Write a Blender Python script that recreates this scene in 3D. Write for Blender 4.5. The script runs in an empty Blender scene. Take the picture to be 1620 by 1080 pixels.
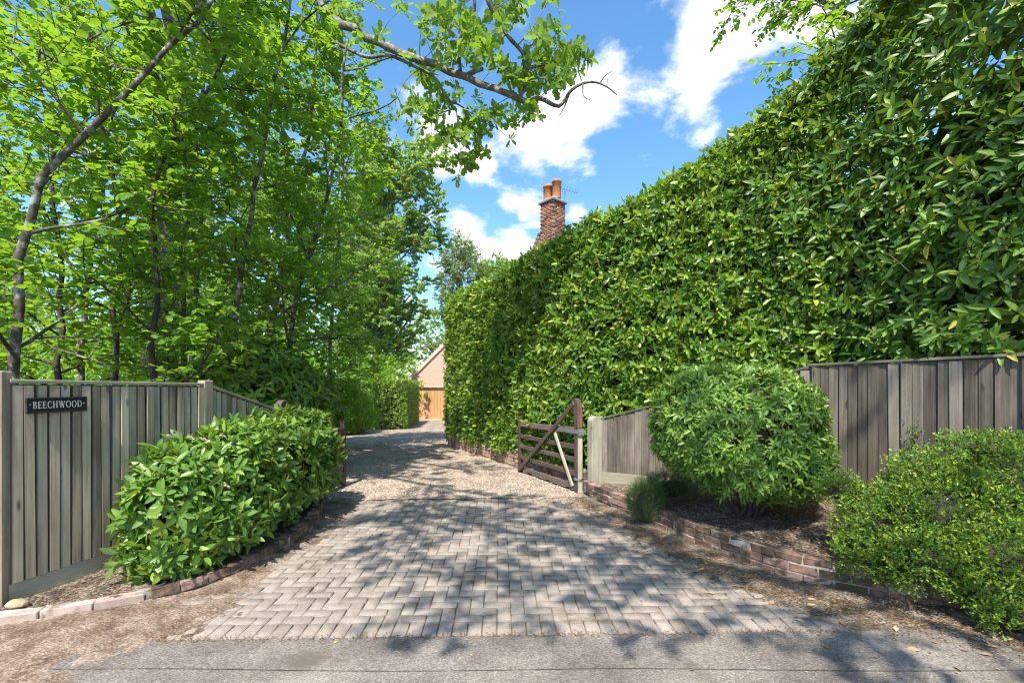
import bpy, bmesh, math
import numpy as np
from mathutils import Vector, Matrix

# ------------------------------------------------------------------ camera, sky, sun, exposure
SC = bpy.context.scene
COL = SC.collection
F, CX, HY, EYE = 732.0, 810.0, 615.0, 1.64          # focal length and horizon of the photograph in its own pixels
cam = bpy.data.objects.new('camera', bpy.data.cameras.new('camera'))
COL.objects.link(cam)
cam.location = (0, 0, EYE)
cam.rotation_euler = (math.radians(90), 0, 0)
cam.data.sensor_width = 36.0
cam.data.lens = 36.0 * F / 1620.0
cam.data.shift_y = (HY - 540.0) / 1620.0
cam.data.clip_start = 0.05
cam.data.clip_end = 2000
SC.camera = cam

SUN = Vector((-0.12, -0.53, 0.84)).normalized()
SUN_EL = math.asin(SUN.z)
SUN_AZ = math.atan2(SUN.x, SUN.y)
sun = bpy.data.objects.new('sun', bpy.data.lights.new('sun', 'SUN'))
COL.objects.link(sun)
sun.data.energy = 3.8
sun.data.angle = math.radians(0.55)
sun.data.color = (1.0, 0.93, 0.82)
sun.rotation_euler = SUN.to_track_quat('Z', 'Y').to_euler()

SC.view_settings.view_transform = 'Standard'
SC.view_settings.look = 'None'
SC.view_settings.gamma = 1.0
SC.view_settings.exposure = 1.25
SC.view_settings.use_curve_mapping = False
SC.cycles.use_denoising = True
SC.cycles.filter_width = 1.15
SC.cycles.max_bounces = 8
SC.cycles.diffuse_bounces = 4
SC.cycles.glossy_bounces = 3
SC.cycles.transmission_bounces = 6
SC.cycles.transparent_max_bounces = 6
SC.cycles.sample_clamp_indirect = 6.0
SC.cycles.caustics_reflective = False
SC.cycles.caustics_refractive = False


def node(nt, kind, **kw):
    n = nt.nodes.new(kind)
    for k, v in kw.items():
        if k in n.inputs:
            n.inputs[k].default_value = v
        else:
            setattr(n, k, v)
    return n


def mathn(nt, op, a, b=None, clamp=False):
    n = nt.nodes.new('ShaderNodeMath')
    n.operation = op
    n.use_clamp = clamp
    for i, v in enumerate((a, b)):
        if v is None:
            continue
        if isinstance(v, (int, float)):
            n.inputs[i].default_value = v
        else:
            nt.links.new(v, n.inputs[i])
    return n.outputs[0]


def maprange(nt, v, a, b, c=0.0, d=1.0, smooth=False):
    n = nt.nodes.new('ShaderNodeMapRange')
    n.interpolation_type = 'SMOOTHSTEP' if smooth else 'LINEAR'
    nt.links.new(v, n.inputs['Value'])
    n.inputs['From Min'].default_value = a
    n.inputs['From Max'].default_value = b
    n.inputs['To Min'].default_value = c
    n.inputs['To Max'].default_value = d
    return n.outputs['Result']


def mixc(nt, fac, a, b, mode='MIX'):
    n = nt.nodes.new('ShaderNodeMix')
    n.data_type = 'RGBA'
    n.blend_type = mode
    for sock, v in ((n.inputs[0], fac), (n.inputs[6], a), (n.inputs[7], b)):
        if isinstance(v, (int, float)):
            sock.default_value = v
        elif isinstance(v, tuple):
            sock.default_value = v if len(v) == 4 else (*v, 1)
        else:
            nt.links.new(v, sock)
    return n.outputs[2]


def dir_of(px, py):
    v = Vector(((px - CX) / F, 1.0, (HY - py) / F))
    return v.normalized()


def build_world():
    w = bpy.data.worlds.new('World')
    SC.world = w
    w.use_nodes = True
    nt = w.node_tree
    nt.nodes.clear()
    out = nt.nodes.new('ShaderNodeOutputWorld')
    bg = nt.nodes.new('ShaderNodeBackground')
    bg.inputs['Strength'].default_value = 0.15
    sky = nt.nodes.new('ShaderNodeTexSky')
    sky.sky_type = 'NISHITA'
    sky.sun_disc = False
    sky.sun_elevation = SUN_EL
    sky.sun_rotation = SUN_AZ
    sky.air_density = 1.0
    sky.dust_density = 0.6
    sky.ozone_density = 2.2
    tc = nt.nodes.new('ShaderNodeTexCoord')
    sep = nt.nodes.new('ShaderNodeSeparateXYZ')
    nt.links.new(tc.outputs['Generated'], sep.inputs[0])
    # a flat cloud deck seen in perspective
    zz = mathn(nt, 'MAXIMUM', sep.outputs['Z'], 0.0)
    den = mathn(nt, 'ADD', zz, 0.28)
    px = mathn(nt, 'DIVIDE', sep.outputs['X'], den)
    py = mathn(nt, 'DIVIDE', sep.outputs['Y'], den)
    comb = nt.nodes.new('ShaderNodeCombineXYZ')
    nt.links.new(px, comb.inputs[0])
    nt.links.new(py, comb.inputs[1])
    n1 = node(nt, 'ShaderNodeTexNoise', Scale=5.5, Detail=8.0, Roughness=0.55, Distortion=0.2)
    nt.links.new(comb.outputs[0], n1.inputs['Vector'])
    n2 = node(nt, 'ShaderNodeTexNoise', Scale=1.1, Detail=2.0, Roughness=0.5)
    nt.links.new(comb.outputs[0], n2.inputs['Vector'])
    total = mathn(nt, 'MULTIPLY', n1.outputs[0], 0.92)
    total = mathn(nt, 'ADD', total, mathn(nt, 'MULTIPLY', n2.outputs[0], 0.1))
    # the cumulus heaps the photograph shows, each at its own bearing
    heaps = [(900, 190, 0.105, .24), (830, 215, 0.06, .18), (960, 150, 0.07, .2), (1115, 60, 0.085, .27), (1150, 20, .06, .2),
             (1030, 180, 0.045, .18), (1100, 170, .04, .16), (700, 215, .085, .26), (690, 255, .05, .2), (770, 265, .025, .16), (790, 130, .055, .17),
             (770, 385, .075, .3), (830, 385, .05, .2), (730, 350, .04, .2), (805, 328, .035, .1), (915, 330, .035, .2), (950, 60, .03, .13),
             (1290, 10, .06, .15)]
    for hx, hy, s, amp in heaps:
        d = dir_of(hx, hy)
        vm = nt.nodes.new('ShaderNodeVectorMath')
        vm.operation = 'DISTANCE'
        nt.links.new(tc.outputs['Generated'], vm.inputs[0])
        vm.inputs[1].default_value = d
        g = mathn(nt, 'DIVIDE', vm.outputs['Value'], s * 0.78)
        g = mathn(nt, 'POWER', g, 2.0)
        g = mathn(nt, 'MULTIPLY', g, -1.0)
        g = mathn(nt, 'EXPONENT', g)
        total = mathn(nt, 'ADD', total, mathn(nt, 'MULTIPLY', g, amp * 0.85))
    mask = maprange(nt, total, 0.555, 0.725, 0, 1, True)
    mask = mathn(nt, 'MULTIPLY', mask, maprange(nt, sep.outputs['Z'], 0.0, 0.06, 0, 1))
    mask = mathn(nt, 'MULTIPLY', mask, 0.97)
    shade = maprange(nt, n1.outputs[0], 0.35, 0.75, 0.80, 1.05)
    cl = nt.nodes.new('ShaderNodeCombineColor')
    for i, k in enumerate((4.0, 4.1, 4.25)):
        nt.links.new(mathn(nt, 'MULTIPLY', shade, k), cl.inputs[i])
    hs = node(nt, 'ShaderNodeHueSaturation', Hue=0.493, Saturation=1.2, Value=0.88)
    nt.links.new(sky.outputs[0], hs.inputs['Color'])
    c = mixc(nt, mask, hs.outputs[0], cl.outputs[0])
    nt.links.new(c, bg.inputs['Color'])
    nt.links.new(bg.outputs[0], out.inputs['Surface'])


build_world()

# ------------------------------------------------------------------ numpy helpers
RNG = np.random.default_rng(7)


def rng_of(seed):
    return np.random.default_rng(seed)


def unit(v):
    return v / np.maximum(np.linalg.norm(v, axis=-1, keepdims=True), 1e-9)


def at(px, py, y):
    """the point seen at photograph pixel (px, py) at distance y in front of the lens"""
    return np.array([(px - CX) / F * y, y, EYE + (HY - py) / F * y])


def vnoise(x, y, s, seed=0):
    x = np.asarray(x, float) * s + seed * 17.31
    y = np.asarray(y, float) * s + seed * 9.77
    xi, yi = np.floor(x).astype(np.int64), np.floor(y).astype(np.int64)
    fx, fy = x - xi, y - yi
    fx, fy = fx * fx * (3 - 2 * fx), fy * fy * (3 - 2 * fy)

    def h(a, b):
        n = (a * 374761393 + b * 668265263 + seed * 1442695041) & 0xffffffff
        n = ((n ^ (n >> 13)) * 1274126177) & 0xffffffff
        return ((n ^ (n >> 16)) & 0xffff) / 65535.0
    return (h(xi, yi) * (1 - fx) + h(xi + 1, yi) * fx) * (1 - fy) + (h(xi, yi + 1) * (1 - fx) + h(xi + 1, yi + 1) * fx) * fy


def fbm(x, y, s, seed=0, oct=4):
    t, a, tot = 0, 1.0, 0
    for k in range(oct):
        t = t + a * vnoise(x, y, s * 2 ** k, seed + k)
        tot += a
        a *= 0.5
    return t / tot


def gz(y):
    """the drive falls a little towards the garage"""
    t = np.clip((np.asarray(y, float) - 8.0) / 22.0, 0, 1)
    return -0.33 * t * t * (3 - 2 * t)


def poly_dist(x, y, line):
    d = np.full(np.shape(x), 1e9)
    for (ax, ay), (bx, by) in zip(line[:-1], line[1:]):
        ux, uy = bx - ax, by - ay
        t = np.clip(((x - ax) * ux + (y - ay) * uy) / (ux * ux + uy * uy), 0, 1)
        d = np.minimum(d, np.hypot(x - ax - t * ux, y - ay - t * uy))
    return d


def inside(x, y, poly):
    r = np.zeros(np.shape(x), bool)
    n = len(poly)
    for i in range(n):
        x1, y1 = poly[i]
        x2, y2 = poly[(i + 1) % n]
        if y1 == y2:
            continue
        c = ((y1 > y) != (y2 > y)) & (x < (x2 - x1) * (y - y1) / (y2 - y1) + x1)
        r ^= c
    return r


# ------------------------------------------------------------------ object helpers
def link(name, mesh, mat=None, parent=None, loc=None, rot=None, scale=None):
    o = bpy.data.objects.new(name, mesh)
    COL.objects.link(o)
    if mat is not None and mesh is not None and not mesh.materials:
        mesh.materials.append(mat)
    if parent is not None:
        o.parent = parent
    if loc is not None:
        o.location = loc
    if rot is not None:
        o.rotation_euler = rot
    if scale is not None:
        o.scale = scale
    return o


def tag(o, label=None, cat=None, group=None, kind=None):
    if label:
        o['label'] = label
    if cat:
        o['category'] = cat
    if group:
        o['group'] = group
    if kind:
        o['kind'] = kind
    return o


def empty(name, loc=(0, 0, 0), rz=0.0, label=None, cat=None, group=None):
    o = bpy.data.objects.new(name, None)
    COL.objects.link(o)
    o.location = loc
    o.rotation_euler = (0, 0, rz)
    o.empty_display_size = 0.2
    return tag(o, label, cat, group)


def np_mesh(name, verts, faces=None, tris=None, quads=None, attrs=None, smooth=False):
    me = bpy.data.meshes.new(name)
    verts = np.asarray(verts, np.float32)
    me.vertices.add(len(verts))
    me.vertices.foreach_set('co', verts.ravel())
    loops, starts = [], []
    pos = 0
    for arr, k in ((tris, 3), (quads, 4)):
        if arr is None or len(arr) == 0:
            continue
        arr = np.asarray(arr, np.int32)
        loops.append(arr.ravel())
        starts.append(pos + np.arange(len(arr), dtype=np.int32) * k)
        pos += arr.size
    loops = np.concatenate(loops)
    starts = np.concatenate(starts)
    me.loops.add(len(loops))
    me.loops.foreach_set('vertex_index', loops)
    me.polygons.add(len(starts))
    me.polygons.foreach_set('loop_start', starts)
    if smooth:
        me.polygons.foreach_set('use_smooth', np.ones(len(starts), bool))
    me.update(calc_edges=True)
    for k, v in (attrs or {}).items():
        a = me.attributes.new(k, 'FLOAT', 'POINT')
        a.data.foreach_set('value', np.asarray(v, np.float32))
    return me


def bm_mesh(name, bm, smooth=False):
    me = bpy.data.meshes.new(name)
    bm.normal_update()
    bm.to_mesh(me)
    bm.free()
    if smooth:
        for p in me.polygons:
            p.use_smooth = True
    return me


def box_bm(bm, x0, x1, y0, y1, z0, z1):
    vs = [bm.verts.new((x, y, z)) for z in (z0, z1) for x, y in ((x0, y0), (x1, y0), (x1, y1), (x0, y1))]
    for f in ((3, 2, 1, 0), (4, 5, 6, 7), (0, 1, 5, 4), (1, 2, 6, 5), (2, 3, 7, 6), (3, 0, 4, 7)):
        bm.faces.new([vs[i] for i in f])
    return vs


def box(name, x0, x1, y0, y1, z0, z1, bevel=0.0):
    bm = bmesh.new()
    box_bm(bm, x0, x1, y0, y1, z0, z1)
    if bevel:
        bmesh.ops.bevel(bm, geom=list(bm.edges), offset=bevel, segments=1, affect='EDGES', profile=0.5)
    return bm_mesh(name, bm)


def rough_brick(name, l, w, h, seed, bevel=0.006, jit=0.003):
    r = rng_of(seed)
    bm = bmesh.new()
    box_bm(bm, -l / 2, l / 2, -w / 2, w / 2, 0, h)
    bmesh.ops.bevel(bm, geom=list(bm.edges), offset=bevel, segments=1, affect='EDGES', profile=0.5)
    for v in bm.verts:
        v.co += Vector(r.normal(0, jit, 3))
    return bm_mesh(name, bm)


def prism(name, pts2, depth, axis='y', bevel=0.0):
    """extrude a 2-D outline (x, z) by depth along y, centred"""
    bm = bmesh.new()
    a = [bm.verts.new((p[0], -depth / 2, p[1])) for p in pts2]
    b = [bm.verts.new((p[0], depth / 2, p[1])) for p in pts2]
    bm.faces.new(a)
    bm.faces.new(b[::-1])
    n = len(pts2)
    for i in range(n):
        bm.faces.new((a[(i + 1) % n], a[i], b[i], b[(i + 1) % n]))
    bmesh.ops.recalc_face_normals(bm, faces=list(bm.faces))
    if bevel:
        bmesh.ops.bevel(bm, geom=list(bm.edges), offset=bevel, segments=1, affect='EDGES', profile=0.5)
    return bm_mesh(name, bm)


def grid(name, x0, x1, y0, y1, nx, ny, zf, keep=None, smooth=True):
    xs, ys = np.linspace(x0, x1, nx), np.linspace(y0, y1, ny)
    X, Y = np.meshgrid(xs, ys)
    Z = zf(X, Y)
    V = np.stack([X, Y, Z], -1).reshape(-1, 3)
    idx = np.arange(nx * ny).reshape(ny, nx)
    q = np.stack([idx[:-1, :-1], idx[:-1, 1:], idx[1:, 1:], idx[1:, :-1]], -1).reshape(-1, 4)
    if keep is not None:
        k = keep(X, Y).ravel()
        q = q[k[q].any(1)]
        used = np.unique(q)
        re = np.full(nx * ny, -1)
        re[used] = np.arange(len(used))
        V, q = V[used], re[q]
    return np_mesh(name, V, quads=q, smooth=smooth)


def strip_mesh(name, line, inner, z0, z1, offset=0.0):
    """a solid strip that follows a polyline: thickness inner to the left of the line"""
    L = np.array(line, float)
    t = np.gradient(L, axis=0)
    t = unit(t)
    nrm = np.stack([-t[:, 1], t[:, 0]], -1)
    a, b = L + nrm * offset, L + nrm * (offset + inner)
    n = len(L)
    z0 = np.broadcast_to(z0, n)
    z1 = np.broadcast_to(z1, n)
    V = np.concatenate([np.c_[a, z0], np.c_[a, z1], np.c_[b, z1], np.c_[b, z0]])
    q = []
    for i in range(n - 1):
        for k in range(4):
            k2 = (k + 1) % 4
            q.append((k * n + i, k * n + i + 1, k2 * n + i + 1, k2 * n + i))
    q.append((0, n, 2 * n, 3 * n))
    q.append((n - 1, 4 * n - 1, 3 * n - 1, 2 * n - 1))
    me = np_mesh(name, V, quads=q)
    bm = bmesh.new()
    bm.from_mesh(me)
    bmesh.ops.recalc_face_normals(bm, faces=list(bm.faces))
    bm.to_mesh(me)
    bm.free()
    return me


def resample(line, step):
    L = np.array(line, float)
    s = np.r_[0, np.cumsum(np.linalg.norm(np.diff(L, axis=0), axis=1))]
    n = max(2, int(round(s[-1] / step)) + 1)
    q = np.linspace(0, s[-1], n)
    return np.stack([np.interp(q, s, L[:, k]) for k in range(L.shape[1])], -1)


def smooth_line(line, it=2):
    L = np.array(line, float)
    for _ in range(it):          # Chaikin
        a, b = L[:-1] * .75 + L[1:] * .25, L[:-1] * .25 + L[1:] * .75
        M = np.empty((2 * len(a), L.shape[1]))
        M[0::2], M[1::2] = a, b
        L = np.vstack([L[:1], M, L[-1:]])
    return L


# ------------------------------------------------------------------ materials
def new_mat(name):
    m = bpy.data.materials.new(name)
    m.use_nodes = True
    nt = m.node_tree
    b = nt.nodes['Principled BSDF']
    return m, nt, b


def ramp(nt, fac, stops):
    r = nt.nodes.new('ShaderNodeValToRGB')
    el = r.color_ramp.elements
    while len(el) < len(stops):
        el.new(0.5)
    for e, (p, c) in zip(el, stops):
        e.position = p
        e.color = (*c, 1)
    nt.links.new(fac, r.inputs[0])
    return r.outputs[0]


def bump(nt, b, height, strength=0.3, dist=0.01, prev=None):
    n = nt.nodes.new('ShaderNodeBump')
    n.inputs['Strength'].default_value = strength
    n.inputs['Distance'].default_value = dist
    nt.links.new(height, n.inputs['Height'])
    nt.links.new(n.outputs[0], b.inputs['Normal'])
    return n


def coords(nt, scale=(1, 1, 1), kind='Object', rand=True):
    tc = nt.nodes.new('ShaderNodeTexCoord')
    mp = nt.nodes.new('ShaderNodeMapping')
    mp.inputs['Scale'].default_value = scale
    nt.links.new(tc.outputs[kind], mp.inputs['Vector'])
    if rand:
        oi = nt.nodes.new('ShaderNodeObjectInfo')
        cb = nt.nodes.new('ShaderNodeCombineXYZ')
        for i, k in enumerate((37.0, 71.0, 53.0)):
            nt.links.new(mathn(nt, 'MULTIPLY', oi.outputs['Random'], k), cb.inputs[i])
        nt.links.new(cb.outputs[0], mp.inputs['Location'])
        return mp.outputs[0], oi.outputs['Random']
    return mp.outputs[0], None


def noise(nt, vec, scale, detail=4.0, rough=0.55):
    n = node(nt, 'ShaderNodeTexNoise', Scale=scale, Detail=detail, Roughness=rough)
    nt.links.new(vec, n.inputs['Vector'])
    return n.outputs[0]


def mat_wood(name, c0, c1, c2, grain=60.0, green=0.0, rough=0.85):
    """weathered sawn timber, grain along local z"""
    m, nt, b = new_mat(name)
    v, rnd = coords(nt, (1, 1, 0.035))
    g = noise(nt, v, grain, 5, 0.65)
    v2, _ = coords(nt, (1, 1, 0.5))
    blot = noise(nt, v2, 5.0, 4, 0.6)
    f = mathn(nt, 'ADD', mathn(nt, 'MULTIPLY', g, 0.6), mathn(nt, 'MULTIPLY', blot, 0.4))
    f = mathn(nt, 'ADD', f, mathn(nt, 'MULTIPLY', mathn(nt, 'SUBTRACT', rnd, 0.5), 0.26))
    c = ramp(nt, f, [(0.3, c0), (0.5, c1), (0.7, c2)])
    # knots
    vk, _ = coords(nt, (1, 1, 0.45))
    vo = node(nt, 'ShaderNodeTexVoronoi', Scale=6.5)
    nt.links.new(vk, vo.inputs['Vector'])
    k = maprange(nt, vo.outputs['Distance'], 0.06, 0.12, 1, 0)
    c = mixc(nt, mathn(nt, 'MULTIPLY', k, 0.75), c, tuple(x * 0.25 for x in c0))
    if green:
        vg, _ = coords(nt, (1, 1, 0.7))
        gn = maprange(nt, noise(nt, vg, 3.0, 3), 0.48, 0.72, 0, green)
        c = mixc(nt, gn, c, (0.16, 0.18, 0.07))
    nt.links.new(c, b.inputs['Base Color'])
    b.inputs['Roughness'].default_value = rough
    bump(nt, b, g, 0.5, 0.004)
    return m


def mat_stone(name, stops, scale=14.0, bump_s=0.5, bump_d=0.006, rough=0.9, fine=140.0, moss=None, moss_amt=0.0, rnd_amt=0.3, kind='Object', rand=True, moss_scale=4.0, speck=0.0, speck_scale=110.0):
    m, nt, b = new_mat(name)
    v, rnd = coords(nt, (1, 1, 1), kind, rand)
    a = noise(nt, v, scale, 5, 0.6)
    fn = noise(nt, v, fine, 3, 0.6)
    f = mathn(nt, 'ADD', mathn(nt, 'MULTIPLY', a, 0.62), mathn(nt, 'MULTIPLY', fn, 0.38))
    sv = None
    if speck:                                            # separate grains of stone
        vo = node(nt, 'ShaderNodeTexVoronoi', Scale=speck_scale)
        nt.links.new(v, vo.inputs['Vector'])
        sx = nt.nodes.new('ShaderNodeSeparateColor')
        nt.links.new(vo.outputs['Color'], sx.inputs[0])
        sv = sx.outputs[0]
        f = mathn(nt, 'ADD', f, mathn(nt, 'MULTIPLY', mathn(nt, 'SUBTRACT', sv, 0.5), speck))
    if rnd is not None:
        f = mathn(nt, 'ADD', f, mathn(nt, 'MULTIPLY', mathn(nt, 'SUBTRACT', rnd, 0.5), rnd_amt))
    c = ramp(nt, f, stops)
    if moss:
        tc = nt.nodes.new('ShaderNodeTexCoord')
        g = nt.nodes.new('ShaderNodeNewGeometry')
        mm = noise(nt, g.outputs['Position'], moss_scale, 5, 0.65)
        mk = maprange(nt, mm, 0.62 - moss_amt * 0.3, 0.72 - moss_amt * 0.3, 0, 0.9)
        c = mixc(nt, mk, c, moss)
    nt.links.new(c, b.inputs['Base Color'])
    b.inputs['Roughness'].default_value = rough
    h = mathn(nt, 'ADD', a, mathn(nt, 'MULTIPLY', fn, 0.6))
    if sv is not None:
        h = mathn(nt, 'ADD', h, mathn(nt, 'MULTIPLY', sv, 0.5))
    bump(nt, b, h, bump_s, bump_d)
    return m


def mat_plain(name, c, rough=0.6, metal=0.0, noise_amt=0.25, scale=20.0):
    m, nt, b = new_mat(name)
    v, _ = coords(nt)
    n = noise(nt, v, scale, 4)
    lo = tuple(x * (1 - noise_amt) for x in c)
    hi = tuple(min(1, x * (1 + noise_amt)) for x in c)
    nt.links.new(ramp(nt, n, [(0.3, lo), (0.7, hi)]), b.inputs['Base Color'])
    b.inputs['Roughness'].default_value = rough
    b.inputs['Metallic'].default_value = metal
    bump(nt, b, n, 0.15, 0.003)
    return m


def mat_leaf(name, stops, back, rough=0.42, trans=0.32, tcol=(0.30, 0.50, 0.03), spec=0.5, rib=0.35, ribcol=(0.25, 0.36, 0.08)):
    """two-sided leaf: glossy upper face, paler matt lower face, light passing through"""
    m, nt, b = new_mat(name)
    out = nt.nodes['Material Output']
    at_ = nt.nodes.new('ShaderNodeAttribute')
    at_.attribute_name = 'tint'
    oi = nt.nodes.new('ShaderNodeObjectInfo')
    c = ramp(nt, at_.outputs['Fac'], stops)
    if rib:
        ar = nt.nodes.new('ShaderNodeAttribute')
        ar.attribute_name = 'rib'
        k = maprange(nt, ar.outputs['Fac'], 0.86, 1.0, 0, rib)
        c = mixc(nt, k, c, ribcol)
    geo = nt.nodes.new('ShaderNodeNewGeometry')
    cb = mixc(nt, mathn(nt, 'MULTIPLY', geo.outputs['Backfacing'], 0.55), c, back)
    nt.links.new(cb, b.inputs['Base Color'])
    r = mathn(nt, 'ADD', mathn(nt, 'MULTIPLY', geo.outputs['Backfacing'], 0.3), rough)
    nt.links.new(r, b.inputs['Roughness'])
    b.inputs['Specular IOR Level'].default_value = spec
    tr = nt.nodes.new('ShaderNodeBsdfTranslucent')
    tc = mixc(nt, 0.6, c, tcol)
    nt.links.new(tc, tr.inputs['Color'])
    mx = nt.nodes.new('ShaderNodeMixShader')
    mx.inputs[0].default_value = trans
    nt.links.new(b.outputs[0], mx.inputs[1])
    nt.links.new(tr.outputs[0], mx.inputs[2])
    nt.links.new(mx.outputs[0], out.inputs['Surface'])
    return m


def mat_bark(name, c0, c1, lichen=None, scale=12.0):
    m, nt, b = new_mat(name)
    g = nt.nodes.new('ShaderNodeNewGeometry')
    mp = nt.nodes.new('ShaderNodeMapping')
    mp.inputs['Scale'].default_value = (1, 1, 0.35)
    nt.links.new(g.outputs['Position'], mp.inputs['Vector'])
    n = noise(nt, mp.outputs[0], scale, 6, 0.65)
    c = ramp(nt, n, [(0.32, c0), (0.68, c1)])
    if lichen:
        l = maprange(nt, noise(nt, g.outputs['Position'], 7.0, 5, 0.6), 0.5, 0.62, 0, 0.85)
        c = mixc(nt, l, c, lichen)
    nt.links.new(c, b.inputs['Base Color'])
    b.inputs['Roughness'].default_value = 0.92
    bump(nt, b, n, 0.7, 0.02)
    return m


M = {}
M['fence'] = mat_wood('weathered_pale_timber', (0.15, 0.112, 0.075), (0.37, 0.295, 0.212), (0.54, 0.452, 0.345), 42, 0.15)
M['fence_dark'] = mat_wood('weathered_grey_timber', (0.055, 0.043, 0.034), (0.135, 0.112, 0.091), (0.26, 0.225, 0.187), 40, 0.15)
M['gravel_board'] = mat_wood('green_stained_timber', (0.20, 0.18, 0.13), (0.30, 0.275, 0.20), (0.40, 0.37, 0.28), 40, 0.5)
M['gate'] = mat_wood('brown_gate_timber', (0.050, 0.034, 0.028), (0.095, 0.066, 0.054), (0.17, 0.13, 0.11), 70, 0.0, 0.75)
M['gate_pale'] = mat_wood('bare_mossy_timber', (0.22, 0.19, 0.12), (0.42, 0.39, 0.29), (0.56, 0.54, 0.44), 60, 0.6)
M['gate_red'] = mat_wood('flaking_red_paint', (0.13, 0.05, 0.04), (0.26, 0.12, 0.10), (0.40, 0.30, 0.27), 50, 0.0)
M['post'] = mat_wood('pale_post_timber', (0.15, 0.13, 0.10), (0.28, 0.252, 0.20), (0.42, 0.39, 0.325), 45, 0.3)
M['metal'] = mat_plain('galvanised_metal', (0.36, 0.37, 0.37), 0.5, 0.7)
M['paver'] = mat_stone('concrete_block', [(0.3, (0.185, 0.152, 0.127)), (0.5, (0.270, 0.230, 0.195)), (0.7, (0.355, 0.308, 0.266))], 7, 0.6, 0.006, 0.92, 95, rnd_amt=0.09, moss=(0.135, 0.105, 0.07), moss_amt=0.16, moss_scale=1.7, speck=0.2, speck_scale=140)
M['joint'] = mat_stone('sand_joint', [(0.35, (0.09, 0.07, 0.045)), (0.65, (0.22, 0.18, 0.125))], 9, 0.6, 0.006, 0.95, 120, moss=(0.13, 0.135, 0.04), moss_amt=0.35, rand=False)
M['asphalt'] = mat_stone('asphalt', [(0.34, (0.088, 0.074, 0.064)), (0.5, (0.172, 0.15, 0.131)), (0.66, (0.31, 0.278, 0.246))], 1.4, 1.0, 0.010, 0.9, 75, moss=(0.12, 0.10, 0.08), moss_amt=0.2, moss_scale=1.3, rand=False, speck=0.2, speck_scale=120)
M['asphalt_old'] = mat_stone('worn_asphalt', [(0.34, (0.098, 0.083, 0.072)), (0.5, (0.19, 0.164, 0.143)), (0.66, (0.32, 0.288, 0.255))], 1.4, 1.0, 0.010, 0.9, 75, moss=(0.13, 0.11, 0.085), moss_amt=0.2, moss_scale=1.3, rand=False, speck=0.2, speck_scale=120)
M['gravel'] = mat_stone('gravel', [(0.34, (0.10, 0.072, 0.052)), (0.5, (0.31, 0.242, 0.185)), (0.64, (0.52, 0.44, 0.355))], 2.2, 1.0, 0.03, 0.95, 42, rand=False, speck=0.34, speck_scale=42)
M['pebble'] = mat_stone('pebble', [(0.25, (0.15, 0.12, 0.10)), (0.5, (0.34, 0.28, 0.235)), (0.75, (0.58, 0.52, 0.46))], 60, 0.3, 0.002, 0.85, 300, rand=False)
M['soil'] = mat_stone('bed_soil', [(0.34, (0.04, 0.028, 0.019)), (0.5, (0.125, 0.09, 0.066)), (0.64, (0.30, 0.24, 0.19))], 5, 1.0, 0.03, 0.98, 45, rand=False, speck=0.28, speck_scale=60)
M['dirt'] = mat_stone('leafy_dirt', [(0.34, (0.07, 0.042, 0.025)), (0.5, (0.20, 0.14, 0.098)), (0.64, (0.37, 0.30, 0.24))], 4, 1.0, 0.02, 0.97, 60, rand=False, speck=0.16, speck_scale=90)
M['dirt_dark'] = mat_stone('mossy_dirt', [(0.34, (0.04, 0.028, 0.018)), (0.5, (0.12, 0.09, 0.063)), (0.64, (0.29, 0.245, 0.20))], 5, 1.0, 0.02, 0.97, 60, moss=(0.085, 0.085, 0.025), moss_amt=0.15, rand=False, speck=0.2, speck_scale=80)
M['brick'] = mat_stone('old_brick', [(0.25, (0.13, 0.072, 0.052)), (0.5, (0.245, 0.145, 0.112)), (0.75, (0.36, 0.25, 0.21))], 16, 0.6, 0.006, 0.92, 120, moss=(0.05, 0.038, 0.02), moss_amt=0.55, rnd_amt=0.45, moss_scale=6.0)
M['brick_clean'] = mat_stone('red_brick', [(0.25, (0.22, 0.12, 0.09)), (0.5, (0.36, 0.21, 0.165)), (0.75, (0.46, 0.33, 0.28))], 14, 0.5, 0.006, 0.92, 120, moss=(0.10, 0.075, 0.05), moss_amt=0.15, rnd_amt=0.5)
M['kerb'] = mat_stone('pink_kerb_block', [(0.25, (0.24, 0.165, 0.135)), (0.5, (0.37, 0.28, 0.24)), (0.75, (0.50, 0.41, 0.36))], 12, 0.5, 0.005, 0.92, 150, moss=(0.11, 0.075, 0.04), moss_amt=0.2, rnd_amt=0.35)
M['mortar'] = mat_stone('mortar', [(0.3, (0.16, 0.14, 0.12)), (0.7, (0.36, 0.33, 0.29))], 12, 0.6, 0.006, 0.95, 110, moss=(0.05, 0.04, 0.02), moss_amt=0.45, rand=False)
M['lawn'] = mat_stone('lawn', [(0.3, (0.07, 0.13, 0.025)), (0.5, (0.13, 0.21, 0.05)), (0.7, (0.24, 0.30, 0.10))], 2, 0.8, 0.02, 0.95, 60, rand=False)
M['woodfloor'] = mat_stone('woodland_floor', [(0.3, (0.05, 0.04, 0.022)), (0.5, (0.11, 0.09, 0.05)), (0.7, (0.20, 0.17, 0.09))], 2, 1.0, 0.03, 0.97, 40, rand=False)
M['black'] = mat_plain('black_slate', (0.012, 0.012, 0.014), 0.4, 0.0, 0.4)
M['black_edge'] = mat_plain('black_bevel', (0.035, 0.036, 0.04), 0.35, 0.0, 0.4)
M['white_paint'] = mat_plain('white_paint', (0.72, 0.72, 0.69), 0.6, 0.0, 0.08)
M['hazel_bark'] = mat_bark('hazel_bark', (0.035, 0.028, 0.022), (0.12, 0.10, 0.078), (0.34, 0.34, 0.29), 14)
M['oak_bark'] = mat_bark('oak_bark', (0.05, 0.043, 0.037), (0.20, 0.175, 0.15), (0.30, 0.31, 0.28), 22)
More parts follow.
